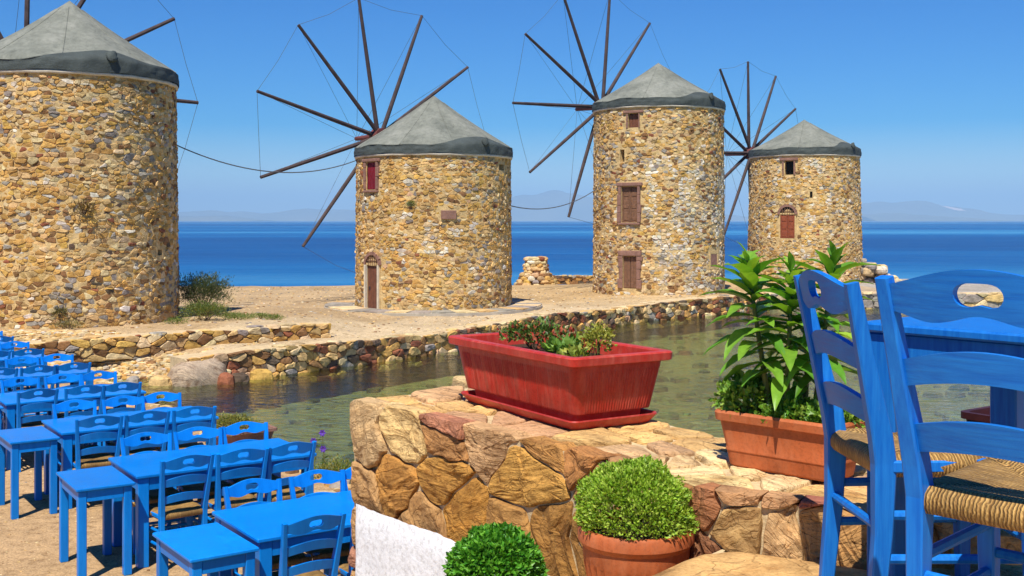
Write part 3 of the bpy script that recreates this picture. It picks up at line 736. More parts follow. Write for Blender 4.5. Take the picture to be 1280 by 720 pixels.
m2_ = make_mill(-2.40, 34.4, 2.36, 2.33, .16, 4.68, 6.60, 5.50, 4.55, 11, 2, [('redwin', 458, 470, 203, 237), ('hole', 624, 630, 205, 213), ('archdoor', 459, 474, 331, 390), ('plaque', 551, 570, 263, 274)],
    W2, .074, .158, 2, 'squat windmill with red upper window and arched brown door on round paved apron', lambda a, t, r: (abs(a) < 32 and t < .62 and noise.noise(Vector((a*.12, t*9, 4))) > .28))
m3_ = make_mill(5.37, 41.1, 2.36, 2.33, .20, 6.75, 8.55, 7.15, 4.6, 11, 18.5, [('brownwin', 785, 798, 142, 160), ('hole', 775, 781, 187, 202), ('shut', 777, 797, 233, 278), ('olddoor', 779, 796, 320, 361), ('sidedoor', 888, 896, 317, 334)],
    W3, .085, .165, 3, 'tall windmill with shuttered window above old door in red stone surround', lambda a, t, r: (a < 10 and t < .72 and noise.noise(Vector((a*.07, t*6, 9))) > .02))
m4_ = make_mill(12.42, 47.6, 2.36, 2.22, .20, 5.45, 7.05, 5.75, 4.1, 12, 2, [('win', 979, 991, 201, 219), ('arch', 975, 993, 268, 298), ('hole', 1012, 1016, 239, 248)],
    W4, .082, .158, 4, 'farthest windmill with arched red shutters and dark square top window', lambda a, t, r: (abs(a) < 40 and noise.noise(Vector((a*.09, t*7, 2))) > .3))
# overhead cables strung between the mills
def cable(p, q, sag, label):
    p, q = Vector(p), Vector(q); mb = MB(); pts = [p.lerp(q, i/24)-Vector((0, 0, sag*4*(i/24)*(1-i/24))) for i in range(25)]
    mb.tube(pts, .016, 5); tag(obj('cable', mb, M['wire']), label, 'cable', 'cables strung between the mills')
def P3(px, py, d): return ((px-CX)/F*d, d, H-(py-CY)/F*d)
cable(P3(213, 178, 26.6), P3(449, 199, 34.0), .55, 'thin dark cable from the largest tower to the squat red-windowed mill')
cable(P3(637, 257, 34.6), P3(746, 236, 41.0), .35, 'thin dark cable from squat mill to tall shuttered mill')

# ---------------------------------------------------------------- dry-stone walls along polylines
class Line:
    def __init__(s, pts):
        s.p = [Vector((x, y, 0)) for x, y in pts]; s.l = [0]
        for a, b in zip(s.p[:-1], s.p[1:]): s.l.append(s.l[-1]+(b-a).length)
        s.L = s.l[-1]
    def at(s, u):
        i = 0
        while i < len(s.l)-2 and u > s.l[i+1]: i += 1
        d = (s.p[i+1]-s.p[i]).normalized(); p = s.p[i]+d*(u-s.l[i]); return p, d
    def mp(s, u, v, d):                                  # outward is to the right of the line
        p, t = s.at(u); n = Vector((t.y, -t.x, 0)); q = p+n*d; return (q.x, q.y, v)
def stone_wall(name, pts, z0, z1, thick, hh, ww, label, wts, seed, mat='quay', capz=None, individual=300, proud=(.03, .09), wild=()):
    rg = random.Random(seed); ln = Line(pts); root = empty(name, (pts[0][0], pts[0][1], z0)); tag(root, label, 'wall')
    top = (lambda u: z1) if not callable(z1) else z1
    zt = max(top(ln.L*i/40) for i in range(41)); N = int(ln.L/.35)+2; mb = MB(); vs = []
    for i in range(N):
        u = ln.L*i/(N-1); w = .02*noise.noise(Vector((u*2, seed, 0)))
        vs += [ln.mp(u, z0, 0), ln.mp(u, top(u)-.03, w), ln.mp(u, top(u)+w, -.06), ln.mp(u, top(u)+w*1.5, -thick), ln.mp(u, z0, -thick)]
    fs = []
    for i in range(N-1):
        for k in range(4): fs.append((i*5+k, i*5+5+k, i*5+6+k, i*5+1+k))
    fs += [(0, 1, 2, 3, 4), tuple(range((N-1)*5+4, (N-1)*5-1, -1))]
    mb.add(vs, fs); obj('core', mb, M['pale_mortar'], root)
    seeds = rubble_seeds(ln.L, z0, zt, hh, ww, rg); AS = 1.6
    cells = power_cells([(u, v*AS, w*AS) for u, v, w in seeds], (0, ln.L, z0*AS, zt*AS), max(ww*2.2, hh*AS*3)); n = 0; rest = MB()
    items = []
    for p in cells:
        if not p: continue
        p = [(u, min(v/AS, top(u)+.01)) for u, v in p]
        if area(p) < hh*ww*.12: continue
        c = cent(p); x, y, z = ln.mp(c[0], c[1], 0); items.append((area(p)/(y*y), p))
    items.sort(key=lambda t: -t[0]); wmp = warp(ln.mp, .07, 2.2, seed)
    for ar, p in items:
        col = pick(rg, wts); pr = rg.uniform(*proud)
        if n < individual:
            m1 = MB()
            if add_stone(m1, p, wmp, pr, .006, rg, col): obj('stone', m1, M[mat], root, center=True); n += 1
        else: add_stone(rest, p, wmp, pr, .006, rg, col)
    if rest.f: tag(obj('stonework', rest, M[mat], root), kind='stuff')
    # loose capping stones along the top
    u = 0
    while u < ln.L-.2:
        w = ww*rg.uniform(.6, 1.5); dd = rg.uniform(.05, thick-.2); m1 = MB(); x, y, z = ln.mp(u+w/2, top(u+w/2), -dd)
        if rg.random() < .55:
            t = ln.at(u)[1]; sx, sy = w*.45, rg.uniform(.12, .25); ph = [(math.cos(k*.785), math.sin(k*.785)) for k in range(8)]
            vs = []; h_ = rg.uniform(.02, .05)
            for kz, sc in ((-.03, 1.05), (h_*.6, 1), (h_, .75)):
                for a, b in ph: j = rg.uniform(.85, 1.1)*sc; vs.append((x+t.x*a*sx*j-t.y*b*sy*j, y+t.y*a*sx*j+t.x*b*sy*j, z+kz))
            m1.add(vs, [(k*8+i, k*8+(i+1) % 8, k*8+8+(i+1) % 8, k*8+8+i) for k in (0, 1) for i in range(8)]+[tuple(range(16, 24))], pick(rg, {'pale': 4, 'tan': 3, 'grey': 1}))
            obj('cap_stone', m1, M[mat], root, center=True)
        u += w
    return root
WQ = dict(ochre=4, tan=4, pale=1.5, brown=4, grey=2.2, rust=1.6, dark=2, pink=1)
stone_wall('quay_wall', QUAY[:7], -.62, lambda u: .10+.05*math.sin(u*.7)+.05*(u/24.0), .62, .125, .30,
    'long rubble quay wall rising from the harbour water in front of the mills', WQ, 11, individual=300, proud=(.02, .12))
stone_wall('quay_wall', QUAY[6:8]+[(24, 39.8)], -.62, .14, .62, .2, .5, 'low grey quay edge beyond the water behind the large blue chairs', dict(grey=5, pale=2, tan=1), 12, individual=60)
stone_wall('retaining_wall', LOWW[1:], -.05, lambda u: .34+.08*min(1, u/4), .5, .12, .34, 'low retaining wall of big rounded stones below the largest windmill', dict(ochre=3, tan=4, pale=4, gold=2, grey=2.5, brown=1.5, rust=.6), 13)
stone_wall('low_wall', [(1.5, 48.4), (3.6, 48.6), (6.2, 48.6)], .0, .36, .45, .16, .3, 'low dark stone wall between the ruined pier and the tall windmill', dict(brown=3, ochre=3, dark=2, grey=2), 14, mat='stone')
# big squared block at the quay's end
def rock(x, y, z, sx, sy, sz, rg, col, rot=0, n=9, sq=.6):
    """broken boulder as one small mesh"""
    mb = MB(); vs = []; K = (-1, -.6, .0, .55, .92); off = Vector((rg.uniform(0, 50), rg.uniform(0, 50), 0)); ca, sa = math.cos(rot), math.sin(rot)
    for k, t in enumerate(K):
        pr = (.8, 1, 1.0, .9, .55)[k]
        for i in range(n):
            th = 2*math.pi*i/n; c, s = math.cos(th), math.sin(th); q = (abs(c)**4+abs(s)**4)**-.25; w = (1-sq)+sq*q
            j = pr*w*(1+.16*noise.noise(Vector((c*2, s*2, t*2))+off)); a, b = c*sx*j, s*sy*j
            vs.append((x+a*ca-b*sa, y+a*sa+b*ca, z+sz*(t+.12*noise.noise(Vector((c, s, t))*1.7+off))))
    vs.append((x, y, z+sz*.98))
    fs = [(k*n+i, k*n+(i+1) % n, k*n+n+(i+1) % n, k*n+n+i) for k in range(4) for i in range(n)]+[(4*n+i, 4*n+(i+1) % n, 5*n) for i in range(n)]+[tuple(range(n-1, -1, -1))]
    mb.add(vs, fs, col); return mb
rg = random.Random(5)
tag(obj('stone_block', rock(-6.1, 21.75, -.28, .52, .40, .36, rg, (.42, .34, .26), .75, 28, 1.0), M['sand'], center=True, smooth=True), 'large squared grey block closing the end of the quay wall', 'stone')
GB = 'loose stones at the foot of the quay end'
for i, (x, y, s) in enumerate([(-5.6, 21.75, .17), (-5.35, 22.0, .13), (-6.75, 21.5, .15), (-5.0, 22.35, .16), (-7.3, 21.6, .12)]):
    tag(obj('shore_stone', rock(x, y, -.36, s*1.5, s, s, rg, [PAL['rust'], PAL['dark'], PAL['tan'], PAL['gold'], PAL['grey']][i], rg.uniform(0, 3)), M['quay'], center=True),
        ['rust red stone in the water against the large grey block', 'dark stone beside the rust red one at the quay foot', 'tan stone in the shallows left of the large block', 'golden stone in the water along the quay foot', 'grey stone in the pebble cove beside the large block'][i].replace(' left of', ' by'), 'stone', GB)
# round paved apron under the red-windowed mill
ap = MB(); N = 72; vs = []
for r_, z in ((3.35, -.02), (3.33, .17), (3.28, .185), (2.2, .19)):
    for i in range(N): a = 2*math.pi*i/N; w = 1+.012*noise.noise(Vector((math.cos(a)*4, math.sin(a)*4, 1))); vs.append((-2.40+r_*w*math.sin(a), 34.4+r_*w*math.cos(a), z))
ap.add(vs, [(k*N+(i+1) % N, k*N+i, k*N+N+i, k*N+N+(i+1) % N) for k in range(3) for i in range(N)])
apo = tag(obj('stone_apron', ap, M['apron']), kind='structure')
rg = random.Random(21)
for i in range(30):
    a0 = R(60+12*i*.98); a1 = a0+R(11.2); m1 = MB(); vs = []
    for z in (.17, .205+rg.uniform(-.006, .006)):
        for a, r_ in ((a0, 2.5), (a1, 2.5), (a1, 3.3), ((a0+a1)/2, 3.32), (a0, 3.3)): vs.append((-2.40+r_*math.sin(a), 34.4+r_*math.cos(a), z))
    c = pick(rg, {'grey': 3, 'pale': 3, 'tan': 1}, .12)
    m1.add(vs, [(9, 8, 7, 6, 5)]+[(k, (k+1) % 5, 5+(k+1) % 5, 5+k) for k in range(5)], c); obj('paving_stone', m1, M['quay'], apo, center=True)
# ruined masonry stub by the shore
rt_ = empty('ruined_pier', (1.05, 47.0, .1)); tag(rt_, 'crumbling rubble stump of a ruined mill beside the sea', 'ruin')
rg = random.Random(31); nst = 0
for lvl in range(9):
    z = .08+lvl*.135; wid = 1.45-.17*lvl if lvl < 4 else (.66 if lvl < 7 else .5)
    for i in range(int(7+wid*4)):
        a = 2*math.pi*i/int(7+wid*4)+lvl*.5; r_ = wid*.52
        m1 = rock(1.05+math.cos(a)*r_+(.1 if lvl > 9 else -.05), 47.0+math.sin(a)*r_*.8, z, rg.uniform(.16, .26), rg.uniform(.13, .2), rg.uniform(.07, .11), rg, pick(rg, W3), a, 7)
        obj('stone', m1, M['stone'], rt_, center=True)
mb = MB(); mb.tube([(1.05, 47, 0), (1.05, 47, .6), (1.05, 47, 1.15)], [.6, .34, .24], 10); obj('core', mb, M['mortar'], rt_)
# tumbled white rocks beside the farthest mill, and their line along the shore
for i in range(80):
    t = rg.random(); x = 14.5+t*1.5+rg.uniform(-.2, .2); y = 47.3+rg.uniform(-.9, .9)-t*.4; s = rg.uniform(.10, .23); zz = max(.1, (1.25-t*1.05)*rg.random()**.5)
    tag(obj('shore_rock', rock(x, y, zz, s*1.25, s, s*.75, rg, pick(rg, {'white': 2.5, 'pale': 3, 'grey': 3, 'tan': 1}), rg.uniform(0, 3), 8), M['stone'], center=True),
        'pale broken rock in the heap beside the farthest windmill', 'rock', 'pale rocks heaped by the farthest mill')
# small loose stones, uncountable
def gravel(name, n, fn, sz, wts, seed, mat='quay'):
    rg = random.Random(seed); mb = MB()
    for i in range(n):
        q = fn(rg)
        if q is None: continue
        x, y, z = q; s = rg.uniform(*sz); c = pick(rg, wts); a = rg.uniform(0, 3); vs = []
        for k, zz in ((1, -.2), (.85, .45)):
            for j in range(5): th = a+j*1.2566; w = rg.uniform(.75, 1.2)*k*s; vs.append((x+math.cos(th)*w*1.2, y+math.sin(th)*w, z+zz*s))
        vs.append((x, y, z+s*.62))
        mb.add(vs, [(j, (j+1) % 5, 5+(j+1) % 5, 5+j) for j in range(5)]+[(5+j, 5+(j+1) % 5, 10) for j in range(5)], c)
    return tag(obj(name, mb, M[mat]), kind='stuff')
def on_spit(rg):
    x = rg.uniform(-10, 12); y = rg.uniform(20.5, 44); z = ground_z(x, y)
    return (x, y, z) if z > -.15 and not (8 < x < 9 and y < 40) else None
gravel('scattered_gravel', 4800, on_spit, (.012, .042), dict(pale=4, tan=3, brown=1.5, grey=2, white=1), 41)
def cove(rg):
    x = rg.uniform(-10.5, -6.2); y = rg.uniform(19.6, 23.2); z = ground_z(x, y); return (x, y, z) if z > -.75 else None
def bed_p(rg):
    x = rg.uniform(-7, 12); y = rg.uniform(9, 39); z = ground_z(x, y); return (x, y, z) if z < -.55 else None
gravel('bed_stones', 800, bed_p, (.06, .24), dict(moss=4, weed=3, silt=3, brown=.5), 45)
gravel('cove_pebbles', 5200, cove, (.02, .085), dict(pale=5, tan=5, brown=1, white=1.5, ochre=2), 42)
def terr_p(rg):
    x = rg.uniform(-9, 0); y = rg.uniform(6, 19); z = ground_z(x, y); return (x, y, z) if z > -.08 else None
gravel('terrace_grit', 5000, terr_p, (.004, .013), dict(pale=4, tan=4, brown=2, grey=1), 43)
def edge_p(rg):
    i = rg.randrange(1, len(EDGE)-2); t = rg.random(); x = EDGE[i][0]+(EDGE[i+1][0]-EDGE[i][0])*t; y = EDGE[i][1]+(EDGE[i+1][1]-EDGE[i][1])*t
    k = rg.gauss(0, .22); x += k; y += k*.6; return (x, y, ground_z(x, y))
gravel('edge_stones', 1300, edge_p, (.04, .13), dict(pale=3, tan=4, grey=2, brown=2, ochre=1), 44)

# ---------------------------------------------------------------- upper terrace, steps and parapet
ZT, ZW = 1.75, 1.89
P0, P1, PB, P2 = (-.744, 5.40), (.318, 4.12), (.646, 3.57), (1.00, 3.37)
BL, BM, BR = (-.02, 5.98), (.80, 4.50), (1.32, 4.02)
STE = Vector((.68, 3.55)); sd = Vector((-.645, -.764)); sn = Vector((-.764, .645))    # stair head, its edge direction, downhill direction
def sp(a, b): q = STE+sd*a+sn*b; return (q.x, q.y)
mb = MB(); mb.prism([sp(-.02, .0), sp(6.5, .0), (4.5, -2.2), (4.5, 5.4), (2.55, 5.3), (1.12, 3.42), (.98, 3.34), (.66, 3.50)], -.9, ZT-.035); ut = tag(obj('upper_terrace', mb, M['pale_mortar']), kind='structure')
rg = random.Random(51)
for k in range(6):
    z = (1.44, 1.14, .86, .57, .28, .02)[k]; mb = MB(); b0 = .006+.45*k; a0 = -1.9 if k > 1 else -.75
    mb.prism([sp(a0, b0), sp(3.4, b0), sp(3.4, b0+.45), sp(a0, b0+.45)], -.9, z); stp = tag(obj('stair_step', mb, M['pale_mortar']), kind='structure')
    a = a0+.02
    while a < 3.3:
        w = rg.uniform(.3, .55); m1 = MB(); seeds_ = [sp(a, b0+.02), sp(a+w-.03, b0+.015), sp(a+w-.03, b0+.43), sp(a, b0+.425)]
        m1.prism(chaikin(seeds_, .12), z-.02, z+.012, pick(rg, {'tan': 3, 'pale': 3, 'pink': 1})); obj('tread_stone', m1, M['flag'], stp, center=True); a += w
# flagstones of the upper terrace near the parapet
rg = random.Random(52); fl = []
poly_t = [(.66, 3.50), (.98, 3.30), (1.9, 4.2), (3.2, 4.2), (3.2, .8), (-1.0, .8), sp(2.8, .02)]
def inpoly(x, y, P):
    c = False; n = len(P)
    for i in range(n):
        (x0, y0), (x1, y1) = P[i], P[i-1]
        if (y0 > y) != (y1 > y) and x < (x1-x0)*(y-y0)/(y1-y0)+x0: c = not c
    return c
for i in range(10):
    for j in range(9):
        u, v = i*.5-.3+rg.uniform(-.13, .13)+(j % 2)*.22, j*.45+.2+rg.uniform(-.12, .12); fl.append((u, v, rg.uniform(0, .14)))
def clip(poly, P):
    """part of a convex polygon on the terrace side of the stair head and the parapet foot"""
    for (ax_, ay_), (bx_, by_) in P:
        nx, ny = -(by_-ay_), bx_-ax_; new = []
        for k in range(len(poly)):
            p, r = poly[k], poly[(k+1) % len(poly)]; dp = (p[0]-ax_)*nx+(p[1]-ay_)*ny; dr = (r[0]-ax_)*nx+(r[1]-ay_)*ny
            if dp >= 0: new.append(p)
            if (dp < 0 < dr) or (dr < 0 < dp): t = dp/(dp-dr); new.append((p[0]+(r[0]-p[0])*t, p[1]+(r[1]-p[1])*t))
        poly = new
        if len(poly) < 3: return None
    return poly
lim = [(sp(-.1, -.005), sp(5, -.005)), ((1.4, 3.03), (.6, 3.50))]
fl = [q for q in fl if not (-.1 < q[0] < 1.5 and 2.2 < q[1] < 4)]+[(.72, 2.95, .45), (1.45, 2.6, .1), (1.5, 3.2, .1)]
for (u, v, w), p in zip(fl, power_cells(fl, (-1.2, 4.4, -.2, 4.4), 1.2)):
    if not p or v < 1.2: continue
    if u > 1.3: q = clip(p, [lim[0], ((2.2, 4.65), (1.14, 3.30))])
    else: q = clip(p, lim)
    if not q or area(q) < .01: continue
    m1 = MB()
    if add_boulder(m1, q, lambda a, b, d: (a, b, ZT-.028+d), .026, .012, rg, pick(rg, {'pale': 3, 'tan': 5, 'pink': 1.5}, .1), .007, flat=.9): obj('flagstone', m1, M['flag'], ut, center=True, smooth=False)

pw = empty('parapet_wall', (P0[0], P0[1], 0)); tag(pw, 'thick golden sandstone parapet with whitewashed foot carrying the flower boxes', 'wall')
FL = Line([P0, P1, PB, P2, (1.25, 3.25)])
mb = MB(); core = [P0, P1, PB, P2, (1.09, 3.37), (1.75, 4.25), (1.36, 4.55), BR, BM, BL]
def inset(poly, d):
    c = Vector((.6, 4.3)); return [tuple(Vector(p)+(c-Vector(p)).normalized()*d) for p in poly]
mb.prism(inset(core, -.024), -.95, ZW-.012); obj('core', mb, M['pale_mortar'], pw)
def on_face(px, py):
    """(u, z) on the parapet's face below a photo pixel"""
    for i in range(len(FL.p)-1):
        a, b = FL.p[i], FL.p[i+1]; dx = (px-CX)/F; ex, ey = b.x-a.x, b.y-a.y
        den = ex-dx*ey; t = (dx*a.y-a.x)/den
        if -.12 <= t <= 1.0 or (i == len(FL.p)-2): D = a.y+ey*t; return FL.l[i]+t*(b-a).length, H-(py-CY)/F*D
FS = [  # (px, py, size, colour) of the stones one can pick out on the face
 (463, 545, .10, (.54, .38, .20)), (512, 540, .10, (.64, .46, .21)), (556, 547, .03, (.40, .21, .08)), (560, 527, .03, (.44, .20, .12)), (613, 546, .10, (.52, .33, .17)),
 (690, 560, .09, (.42, .22, .07)), (735, 575, .08, (.42, .20, .07)), (456, 607, .05, (.44, .27, .12)), (503, 606, .09, (.45, .23, .06)), (556, 600, .09, (.47, .25, .06)), (583, 640, .08, (.45, .23, .05)),
 (535, 650, .05, (.46, .27, .11)), (665, 602, .24, (.50, .28, .07)), (752, 606, .06, (.40, .22, .08)), (690, 650, .08, (.34, .18, .05)), (650, 655, .05, (.4, .22, .07)),
 (755, 660, .10, (.32, .17, .05)), (800, 600, .07, (.4, .22, .1)), (800, 650, .08, (.34, .18, .06)), (847, 610, .07, (.40, .20, .08)), (850, 660, .07, (.30, .13, .06)), (893, 635, .07, (.34, .15, .07)), (880, 680, .06, (.26, .12, .06)),
 (930, 612, .06, (.42, .24, .12)), (975, 618, .05, (.46, .27, .14)), (930, 648, .07, (.50, .33, .14)), (985, 652, .09, (.52, .34, .17)), (1030, 655, .07, (.50, .31, .13)), (1025, 625, .03, (.34, .13, .09)), (1060, 655, .06, (.46, .26, .1)), (1065, 622, .05, (.5, .36, .2)),
 (452, 660, .05, (.46, .28, .13)), (451, 690, .04, (.42, .21, .14)), (450, 730, .05, (.45, .28, .13))]
sds, cc = [], []
for px, py, w, c in FS:
    u, z = on_face(px, py); sds.append((u, z, w*.55)); cc.append(c)
rg = random.Random(61); wFL = warp(lambda u, v, d: FL.mp(max(.0, u), min(v, ZW+.01), d), .05, 4.0, 3)
for k in range(60):                                      # the rest of the face, below the whitewash and out of frame
    sds.append((rg.uniform(0, FL.L), rg.uniform(.0, 1.15), rg.uniform(0, .06))); cc.append(pick(rg, dict(ochre=3, tan=3, brown=2)))
AS = 1.3
for p, c in zip(power_cells([(u, v*AS, w) for u, v, w in sds], (-.01, FL.L, .0, (ZW+.012)*AS), .75), cc):
    if not p: continue
    p = [(u, v/AS) for u, v in p]
    m1 = MB()
    if add_boulder(m1, p, wFL, rg.uniform(.026, .05), .0035, rg, c, .015, flat=.88): obj('stone', m1, M['sand'], pw, center=True)
# whitewashed plaster over the foot of the wall, with a hand-brushed upper border
mb = MB(); vs = []; NU, NV = 60, 14; u0 = on_face(459, 640)[0]; u1 = on_face(745, 725)[0]
for j in range(NV+1):
    for i in range(NU+1):
        u = u0+(u1-u0)*i/NU; top = 1.41+.012*noise.noise(Vector((u*5, 0, 3)))+.006*noise.noise(Vector((u*22, 0, 3))); v = .05+(top-.05)*(j/NV)**.6
        wob = u if 0 < i else u+.012*noise.noise(Vector((0, v*9, 1)))
        vs.append(FL.mp(wob, v, .080+.0045*noise.fractal(Vector((u*7, v*7, 0)), 1, 2, 4) if 0 < j < NV and 0 < i < NU else .064))
mb.add(vs, [(j*(NU+1)+i, j*(NU+1)+i+1, (j+1)*(NU+1)+i+1, (j+1)*(NU+1)+i) for j in range(NV) for i in range(NU)])
o = obj('whitewash', mb, M['wash'], pw, smooth=True); o['label'] = 'brushed white paint band along the foot'
# stones set flat into the wall top
rg = random.Random(62); ts = []
tops = [(470, 506), (505, 500), (545, 497), (570, 508), (530, 512), (600, 512), (640, 520), (690, 530), (770, 548), (805, 545), (845, 540), (835, 560), (790, 562), (870, 556), (905, 575), (880, 590), (850, 578), (940, 590), (985, 602), (1030, 610), (1065, 592), (1060, 606), (1085, 598), (650, 505), (720, 520), (610, 497), (585, 520), (815, 575), (895, 600), (820, 533), (860, 535), (1000, 580), (950, 570)]
for px, py in tops: q = at_z(px, py, ZW); ts.append((q.x, q.y, rg.uniform(0, .07)))
for x, y in ((.1, 5.6), (.35, 5.2), (.5, 4.95), (1.3, 3.75), (1.5, 4.2), (1.7, 4.4), (1.9, 4.8), (2.1, 5.1), (1.6, 4.6), (2.2, 5.4)): ts.append((x, y, .05))
edges = list(zip(core, core[1:]+core[:1]))
for sd_, p in zip(ts, power_cells(ts, (-1, 3, 3, 6.2), .6)):
    if not p: continue
    c = sd_[:2]
    if not inpoly(c[0], c[1], inset(core, -.12)): continue
    # keep inside the outline: clip by the nearest front and back edges
    ed = [((P0[0]+.02, P0[1]), (P1[0], P1[1]+.03))] if c[0] < .3 else ([((P1[0], P1[1]+.03), (PB[0]+.02, PB[1]+.03))] if c[0] < .62 else [((PB[0], PB[1]+.03), (P2[0], P2[1]+.03))] if c[0] < 1.05 else [])
    ed += [(BM, BL)] if c[1] > 4.5 and c[0] < .9 else ([(BR, BM)] if c[0] < 1.25 else [((1.36, 4.55), BR), ((1.09, 3.37), (1.75, 4.25)), ((1.75, 4.25), (1.36, 4.55))])
    if c[0] < .1: ed.append((BL, P0))
    q = clip(p, ed)
    if not q or area(q) < .004: continue
    m1 = MB()
    if add_boulder(m1, q, lambda a, b, d: (a, b, ZW-.026+d), rg.uniform(.026, .04), .014, rg, pick(rg, {'pale': 4, 'tan': 4, 'pink': 2}, .12), .008, flat=.88): obj('top_stone', m1, M['sand'], pw, center=True)
# far side of the parapet towards the water
BLn = Line([(1.75, 4.25), (1.36, 4.55), BR, BM, BL, P0]); rg = random.Random(63)
for p in power_cells(rubble_seeds(BLn.L, -.6, ZW-.02, .26, .42, rg), (0, BLn.L, -.6, ZW-.01), 1.0):
    if not p or area(p) < .01: continue
    m1 = MB()
    if add_stone(m1, p, lambda u, v, d: BLn.mp(u, v, d-.02), .05, .015, rg, pick(rg, dict(ochre=3, tan=4, brown=2))): obj('stone', m1, M['sand'], pw, center=True)

# ---------------------------------------------------------------- taverna furniture
def rail_mesh(halfw, yoff, zfun_top, zfun_bot, bow, thick, hole=None, ncol=28):
    """bent back slat: columns between two outlines, optional hand hole"""
    mb = MB(); S = [-1+2*i/ncol for i in range(ncol+1)]; fr = []
    def pt(s, z, side): return (s*halfw, yoff(z)-bow*(1-s*s)+side*thick/2, z)
    def strip(ss, top, bot):
        vs = []
        for s in ss: vs += [pt(s, bot(s), 1), pt(s, top(s), 1), pt(s, bot(s), -1), pt(s, top(s), -1)]
        fs = []
        for i in range(len(ss)-1):
            a, b = i*4, i*4+4; fs += [(a+1, b+1, b, a), (a+2, b+2, b+3, a+3), (a+3, b+3, b+1, a+1), (a, b, b+2, a+2)]
        e = (len(ss)-1)*4; fs += [(0, 2, 3, 1), (e+1, e+3, e+2, e)]
        mb.add(vs, fs)
    if not hole: strip(S, zfun_top, zfun_bot); return mb
    hs, ht, hb = hole; k = 14
    L_ = [s for s in S if s < -hs-.01]+[-hs]; R_ = [hs]+[s for s in S if s > hs+.01]
    C_ = [-hs+2*hs*(.5-.5*math.cos(math.pi*i/k)) for i in range(k+1)]
    strip(L_, zfun_top, zfun_bot); strip(R_, zfun_top, zfun_bot)
    strip(C_, zfun_top, ht); strip(C_, hb, zfun_bot); return mb
def seat_mesh(big):
    """rush seat: four woven triangles dipping to the middle, rolled over the rails"""
    mb = MB(); n = 20 if big else 10; vs = []
    def hw(y): return .185+.03*(y+.2)/.4
    for j in range(n+1):
        v = -1+2*j/n
        for i in range(n+1):
            u = -1+2*i/n; y = v*.205; x = u*hw(y); e = max(abs(u), abs(v)); r_ = max(0, (e-.86)/.14)
            dip = -.012*(1-e)**1.2-.006*math.exp(-((abs(u)-abs(v))/.06)**2)*e
            vs.append((x, y, .455+dip-.016*(1-math.sqrt(max(0, 1-r_*r_)))))
    fs = [(j*(n+1)+i, j*(n+1)+i+1, (j+1)*(n+1)+i+1, (j+1)*(n+1)+i) for j in range(n) for i in range(n)]
    rim = [i for i in range(n+1)]+[j*(n+1)+n for j in range(1, n+1)]+[n*(n+1)+i for i in range(n-1, -1, -1)]+[j*(n+1) for j in range(n-1, 0, -1)]
    base = len(vs); m = len(rim)
    for k, (sc, dz) in enumerate(((1.02, -.014), (1.015, -.03), (.97, -.042))):
        for r_ in rim: x, y, z = vs[r_]; vs.append((x*sc, y*sc, z+dz))
    prev = rim
    for k in range(3):
        cur = [base+k*m+i for i in range(m)]
        for i in range(m): fs.append((prev[(i+1) % m], prev[i], cur[i], cur[(i+1) % m]))
        prev = cur
    fs.append(tuple(reversed(prev))); mb.add(vs, fs); return mb
def back_y(z): return -.185-.095*max(0, (z-.44)/.445)
def make_chair(big=False):
    """chair facing local +Y, standing on z = 0"""
    t = empty('taverna_chair', (0, 0, 0)); pm = M['blue_old'] if big else M['blue']; rm = M['blue_rail'] if big else M['blue']
    for s in (-1, 1):
        mb = MB(); pts = [(s*.178, -.215, 0), (s*.176, -.192, .25), (s*.175, -.187, .43), (s*.178, -.197, .50), (s*.192, back_y(.70), .70), (s*.205, back_y(.885), .885)]
        mb.sweep(pts, [(.030, .036), (.036, .046), (.040, .056), (.040, .054), (.034, .040), (.030, .032)], (1, 0, 0), .004); obj('back_post', mb, pm, t, local=True)
        mb = MB(); mb.sweep([(s*.193, .185, 0), (s*.195, .183, .25), (s*.195, .18, .445)], [(.032, .032), (.04, .04), (.04, .04)], (1, 0, 0), .004); obj('front_leg', mb, pm, t, local=True)
        for z in (.30, .19):
            mb = MB(); mb.tube([(s*.176, -.19, z), (s*.194, .182, z)], .0125, 8); obj('rung', mb, pm, t, local=True)
    for z, y, x in ((.345, .182, .19), (.235, .183, .19), (.265, -.192, .172)):
        mb = MB(); mb.tube([(-x, y, z), (x, y, z)], .0125, 8); obj('rung', mb, pm, t, local=True)
    q = lambda z: back_y(z)
    mb = rail_mesh(.196, q, lambda s: .872+.036*math.cos(s*math.pi/2)**1.3, lambda s: .808-.009*math.cos((abs(s)-.5)*math.pi/.5), .022, .020,
                   (.25, lambda s: .857+.024*max(0, 1-(s/.25)**4)**.5, lambda s: .857-.024*max(0, 1-(s/.25)**4)**.5+.006*math.exp(-(s/.08)**2)), 28)
    obj('top_rail', mb, rm, t, local=True)
    mb = rail_mesh(.188, q, lambda s: .715+.032*math.cos(s*math.pi/2), lambda s: .660+.024*math.cos(s*math.pi/2), .022, .018, None, 14); obj('back_slat', mb, rm, t, local=True)
    mb = rail_mesh(.181, q, lambda s: .580+.026*math.cos(s*math.pi/2), lambda s: .523+.018*math.cos(s*math.pi/2), .020, .018, None, 14); obj('back_slat', mb, rm, t, local=True)
    mb = MB()
    for s in (-1, 1): mb.box((s*.188, 0, .425), (.024, .34, .03), .004)
    for y in (-.187, .178): mb.box((0, y, .4245), (.34, .024, .03), .004)
    obj('seat_frame', mb, pm, t, local=True)
    obj('seat', seat_mesh(big), M['straw'], t, smooth=True, local=True); return t
